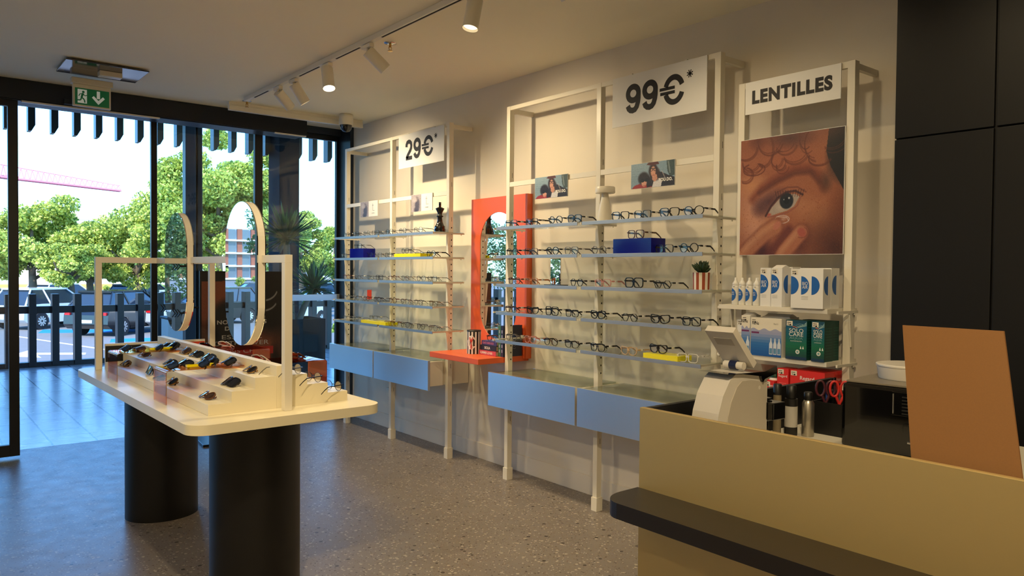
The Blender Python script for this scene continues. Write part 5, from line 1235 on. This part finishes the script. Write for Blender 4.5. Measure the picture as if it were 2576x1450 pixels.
MB().box(-.35, .35, -.012, .012, .32, 1.475, M_black).obj('board', t, bevel=.003)
Q.sheet('print', (-.335, -.0135, 1.462), (1, 0, 0), (0, 0, 1), .67, 1.12, t)
q = MB(); y = -.0145
for tx, z, w, hh, off in (('ESSAYEZ', 1.085, .27, .036, .03), ('NOS LUNETTES', 1.03, .42, .036, .03), ('DE SOLEIL', .975, .29, .036, .03), ('ESSAYEZ', .90, .34, .036, 0), ('DE TROUVER', .845, .46, .038, 0), ('MOINS CHER*.', .775, .48, .036, 0)):
    if off == 0 and tx.startswith('MOINS'): q.box(-.27, .27, y + .0008, y + .001, z - .035, z + .032, mat('highlight_red', (150, 30, 26), .5))
    letter(q, tx, (.0, y, z), (1, 0, 0), (0, 0, 1), w, hh, mat('print_grey_white', (176, 172, 168), .6), off=off)
q.obj('lettering', t)
b = MB()
for sx in (-.22, .22): b.box(sx - .02, sx + .02, -.015, .015, .02, .33, M_chrome)
b.obj('leg', t); MB().box(-.36, .36, -.20, .20, 0, .02, mat('base_steel', (60, 64, 70), .3, .8)).obj('base_plate', t, bevel=.004)
# planter with a two headed yucca
t = thing('potted_yucca', 'spiky two headed yucca in a square dark planter outside the glass', 'potted plant', (4.33, 10.35, 0), R_(-6))
b = MB(); M_plt = mat('planter_dark', (12, 15, 20), .85, spec=.15)
for x0, x1, y0, y1 in ((-.38, .38, -.36, -.33), (-.38, .38, .33, .36), (-.38, -.35, -.33, .33), (.35, .38, -.33, .33)): b.box(x0, x1, y0, y1, 0, .8, M_plt)
b.box(-.35, .35, -.33, .33, .0, .74, mat('soil', (60, 46, 34), .9)); b.obj('planter', t, bevel=.004)
M_yuc = mat('yucca_leaf', (44, 70, 40), .4); M_yuc2 = mat('yucca_leaf_pale', (92, 118, 58), .4)
def head(c, R, n, seed):
    l = MB(); rs = random.Random(seed); c = Vector(c)
    for i in range(n):
        a = rs.uniform(0, 2 * math.pi); el = R_(rs.triangular(-35, 88, 28)); L = R * rs.uniform(.75, 1.12)
        d = Vector((math.cos(a) * math.cos(el), math.sin(a) * math.cos(el), math.sin(el))); s = d.cross(Vector((0, 0, 1))).normalized() if abs(d.z) < .99 else Vector((1, 0, 0)); up = s.cross(d).normalized()
        dr = -.10 * L * (1 - math.sin(max(0, el)))
        pts = [c + Vector((0, 0, rs.uniform(-.1, .05))), c + d * L * .35, c + d * L * .7 + Vector((0, 0, dr * .5)), c + d * L + Vector((0, 0, dr))]; w = (.016, .026, .018, .001)
        vs = []
        for p, ww in zip(pts, w): vs += [p - s * ww, p + up * -ww * .3, p + s * ww]
        l.add(vs, [f for k in range(3) for f in ((3 * k, 3 * k + 1, 3 * k + 4, 3 * k + 3), (3 * k + 1, 3 * k + 2, 3 * k + 5, 3 * k + 4))], M_yuc if rs.random() < .75 else M_yuc2)
    l.obj('leaves', t)
head((-.08, -.05, 1.92), .56, 150, 1); head((.30, -.05, 1.22), .46, 110, 2); head((-.2, .0, .98), .4, 60, 3)
b = MB(); b.tube([(0, 0, .74), (-.03, 0, 1.2), (-.07, -.03, 1.6), (-.08, -.05, 1.92)], [.06, .055, .05, .04], M_bark, 12); b.tube([(.1, 0, .74), (.2, -.02, 1.0), (.3, -.05, 1.22)], [.05, .045, .035], M_bark, 12); b.obj('trunk', t)

# ================================================================== CEILING
def spot(y, aim, label, lit, power, x=2.285, group='track spotlights', z=CZ - .04):
    t = thing('track_spotlight', label, 'spotlight', (x, y, z), 0, group)
    MB().box(-.016, .016, -.055, .055, -.022, 0, M_white).obj('adapter', t, bevel=.002)
    MB().cyl((0, 0, -.022), (0, 0, -.052), .008, .008, M_white, 12).obj('joint', t)
    d = Vector(aim).normalized(); c = Vector((0, 0, -.05)) + Vector((d.x, d.y, 0)) * .02
    p0 = c - d * .02; p1 = c + d * .135
    h = MB(); h.cyl(p0, p1, .040, .040, M_rack, 28, caps=False); h.cyl(p0, p0 + d * .002, .040, .040, M_rack, 28); h.obj('housing', t)
    MB().cyl(p1 - d * .014, p1 - d * .012, .036, .036, M_led if lit else M_ledd, 24).obj('lamp_face', t)
    L = bpy.data.lights.new('spot_light', 'SPOT'); L.energy = power; L.color = WARM; L.spot_size = R_(104); L.spot_blend = 1.0; L.shadow_soft_size = .03
    lo = bpy.data.objects.new('spot_light', L); COL.objects.link(lo); lo.parent = t; lo.location = p1 + d * .004
    lo.rotation_euler = d.to_track_quat('-Z', 'Y').to_euler()
    return t
tr = thing('ceiling_track', 'long cream lighting track running along the ceiling towards the entrance', 'track light rail', (2.285, 0, CZ))
b = MB(); b.box(-.018, .018, -2.9, 6.42, -.034, -.001, M_rack); b.obj('rail', tr, bevel=.001)
b = MB()
for y0, y1 in ((-2.5, .9), (1.0, 2.2), (2.3, 3.05), (3.1, 4.1), (4.38, 4.72), (4.98, 5.32), (5.92, 6.22)): b.box(-.006, .006, y0, y1, -.0352, -.0342, M_hole)
b.obj('slot', tr)
sl = [(5.72, (.95, .25, -.85), 'second farthest track spotlight tilted towards the racks', False), (5.42, (.62, -.1, -.95), 'track spotlight pointing down to the right, right of its farthest neighbour', False), (4.86, (-.05, -.35, -1), 'brightly lit track spotlight pointing towards the camera', True),
      (4.28, (.85, -.25, -.8), 'track spotlight turned sideways towards the 99€ rack', False), (3.14, (-.22, -.02, -1), 'track spotlight at the top of the picture aimed down at the table', False), (2.56, (.8, -.1, -1), 'track spotlight whose lower tip just shows at the top edge', False)]
for i, (y, aim, lb, lit) in enumerate(sl): spot(y, aim, lb if i else 'farthest track spotlight, tilted towards the racks', lit, SPOT_W * (1.15, 1.2, 1.0, 1.0, .75, .35)[i])
BACK = ((2.285, 1.75, (.9, .1, -.9), .12, 'at the lens rack'), (2.285, .9, (.5, .2, -1), .3, 'at the desk'), (2.285, -.6, (-.5, .1, -1), .8, 'at the back of the counter'), (.45, 1.6, (.25, .9, -1), 1.5, 'across the near table edge'), (.45, .2, (.75, .25, -1), 2.0, 'at the counter front'),
        (-.8, 2.6, (.8, .35, -.8), .9, 'across the table from the left'), (-.8, .6, (.5, .4, -1), .5, 'at the table corner'), (-.8, 3.3, (-1, .1, -.6), 1.3, 'at the left wall near the door, added for bounce'), (-.8, 1.2, (-1, 0, -.9), 1.6, 'at the left wall'), (-.8, -1.2, (-1, -.6, -.9), 1.6, 'at the rear left corner, added for bounce'), (.45, -1.6, (-.2, -1, -.9), 1.6, 'at the rear wall'), (2.285, -1.9, (-.2, -1, -.9), 1.4, 'at the rear wall behind the counter, added for bounce'))  # unseen lamps on the left and rear walls, added for warm bounce light
for x, y, aim, pw, wh in BACK: spot(y, aim, 'track spotlight out of view, aimed ' + wh, False, SPOT_W * pw, x)
for x in (.45, -.8):
    t = thing('ceiling_track', 'second cream lighting track behind the camera' if x > 0 else 'third cream lighting track left of the camera', 'track light rail', (x, 0, CZ)); MB().box(-.018, .018, -2.9, 3.4, -.034, -.001, M_rack).obj('rail', t)
t = thing('cable_trunking', 'cream trunking under the ceiling running from the track end to the dome camera', 'trunking', (2.22, 6.66, CZ))
MB().box(0, 1.28, -.02, .02, -.075, -.03, M_rack).obj('channel', t, bevel=.002); MB().box(0, 1.28, -.012, .012, -.03, -.001, M_rack).obj('upper_channel', t)
t = thing('dome_camera', 'cream ceiling camera with a dark glass dome near the corner', 'camera', (3.25, 6.5, CZ))
MB().lathe([(.03, -.001), (.062, -.003), (.066, -.03), (.066, -.085), (.058, -.10)][::-1], (0, 0, 0), M_rack, 32).obj('housing', t)
MB().lathe([(.004, -.165), (.03, -.158), (.05, -.135), (.056, -.10)], (0, 0, 0), M_blackg, 32).obj('dome', t)
def sprinkler(x, y, lb):
    t = thing('sprinkler', lb, 'sprinkler', (x, y, CZ))
    MB().lathe([(.018, -.008), (.038, -.004), (.04, -.001)], (0, 0, 0), M_chrome, 24).obj('escutcheon', t)
    b = MB(); b.cyl((0, 0, -.006), (0, 0, -.03), .009, .006, M_gold, 10)
    for s in (-1, 1): b.tube([(s * .006, 0, -.02), (s * .011, 0, -.034), (s * .003, 0, -.05)], .002, M_gold, 6)
    b.cyl((0, 0, -.05), (0, 0, -.053), .016, .016, M_gold, 16); b.obj('head', t)
sprinkler(2.44, 4.27, 'small brass sprinkler head alone on the ceiling'); sprinkler(2.34, 6.55, 'small brass sprinkler head near the end of the track')
# exit sign and glossy plate
t = thing('ceiling_panel', 'glossy clear rectangular plate on the ceiling above the exit sign', 'ceiling plate', (1.16, 6.19, CZ))
M_gp = mat('glossy_plate', (96, 92, 90), .08, .6)
MB().box(-.265, .265, -.21, .22, -.022, -.012, M_gp).obj('plate', t, bevel=.003)
MB().box(-.2, .2, -.15, .15, -.012, -.001, M_rack).obj('mount', t)
MB().box(-.03, .12, -.05, .03, -.06, -.0225, M_rack).obj('sensor_box', t, bevel=.004)
t = thing('exit_sign', 'green emergency exit sign with a running figure and a down arrow', 'sign', (1.135, 6.46, 2.70), R_(2))
MB().box(-.128, .128, -.016, .016, 0, .165, M_rack).obj('frame', t, bevel=.004); MB().box(-.14, .14, -.035, .03, .165, .21, M_rack).obj('housing', t, bevel=.006)
MB().box(-.115, .115, -.0178, -.0162, .012, .135, M_green).obj('face', t)
b = MB(); y = -.0185; MW = mat('exit_white', (214, 222, 214), .5, emit=.2)
b.add([(-.098, y, .024), (-.036, y, .024), (-.036, y, .126), (-.098, y, .126)], [(0, 1, 2, 3)], MW)
y -= .0004
b.add([(-.06 + .009 * math.cos(R_(i * 30)), y, .108 + .009 * math.sin(R_(i * 30))) for i in range(12)], [tuple(range(12))], M_green)
def limb(pts, w):
    for (x0, z0), (x1, z1) in zip(pts[:-1], pts[1:]):
        L = math.hypot(x1 - x0, z1 - z0); nx, nz = -(z1 - z0) / L * w, (x1 - x0) / L * w
        b.add([(x0 + nx, y, z0 + nz), (x1 + nx, y, z1 + nz), (x1 - nx, y, z1 - nz), (x0 - nx, y, z0 - nz)], [(0, 1, 2, 3)], M_green)
limb([(-.062, .098), (-.072, .068)], .007); limb([(-.072, .068), (-.054, .052), (-.05, .03)], .0045); limb([(-.072, .068), (-.078, .046), (-.1, .044)], .0045); limb([(-.064, .094), (-.084, .09), (-.09, .074)], .003); limb([(-.062, .094), (-.05, .08), (-.036, .086)], .003)
y += .0004
b.add([(.03, y, .126), (.052, y, .126), (.052, y, .07), (.03, y, .07)], [(0, 1, 2, 3)], MW)
b.add([(.041, y, .026), (.085, y, .075), (.072, y, .088), (.041, y, .056), (.010, y, .088), (-.003, y, .075)], [tuple(range(6))], MW)
b.obj('pictogram', t)
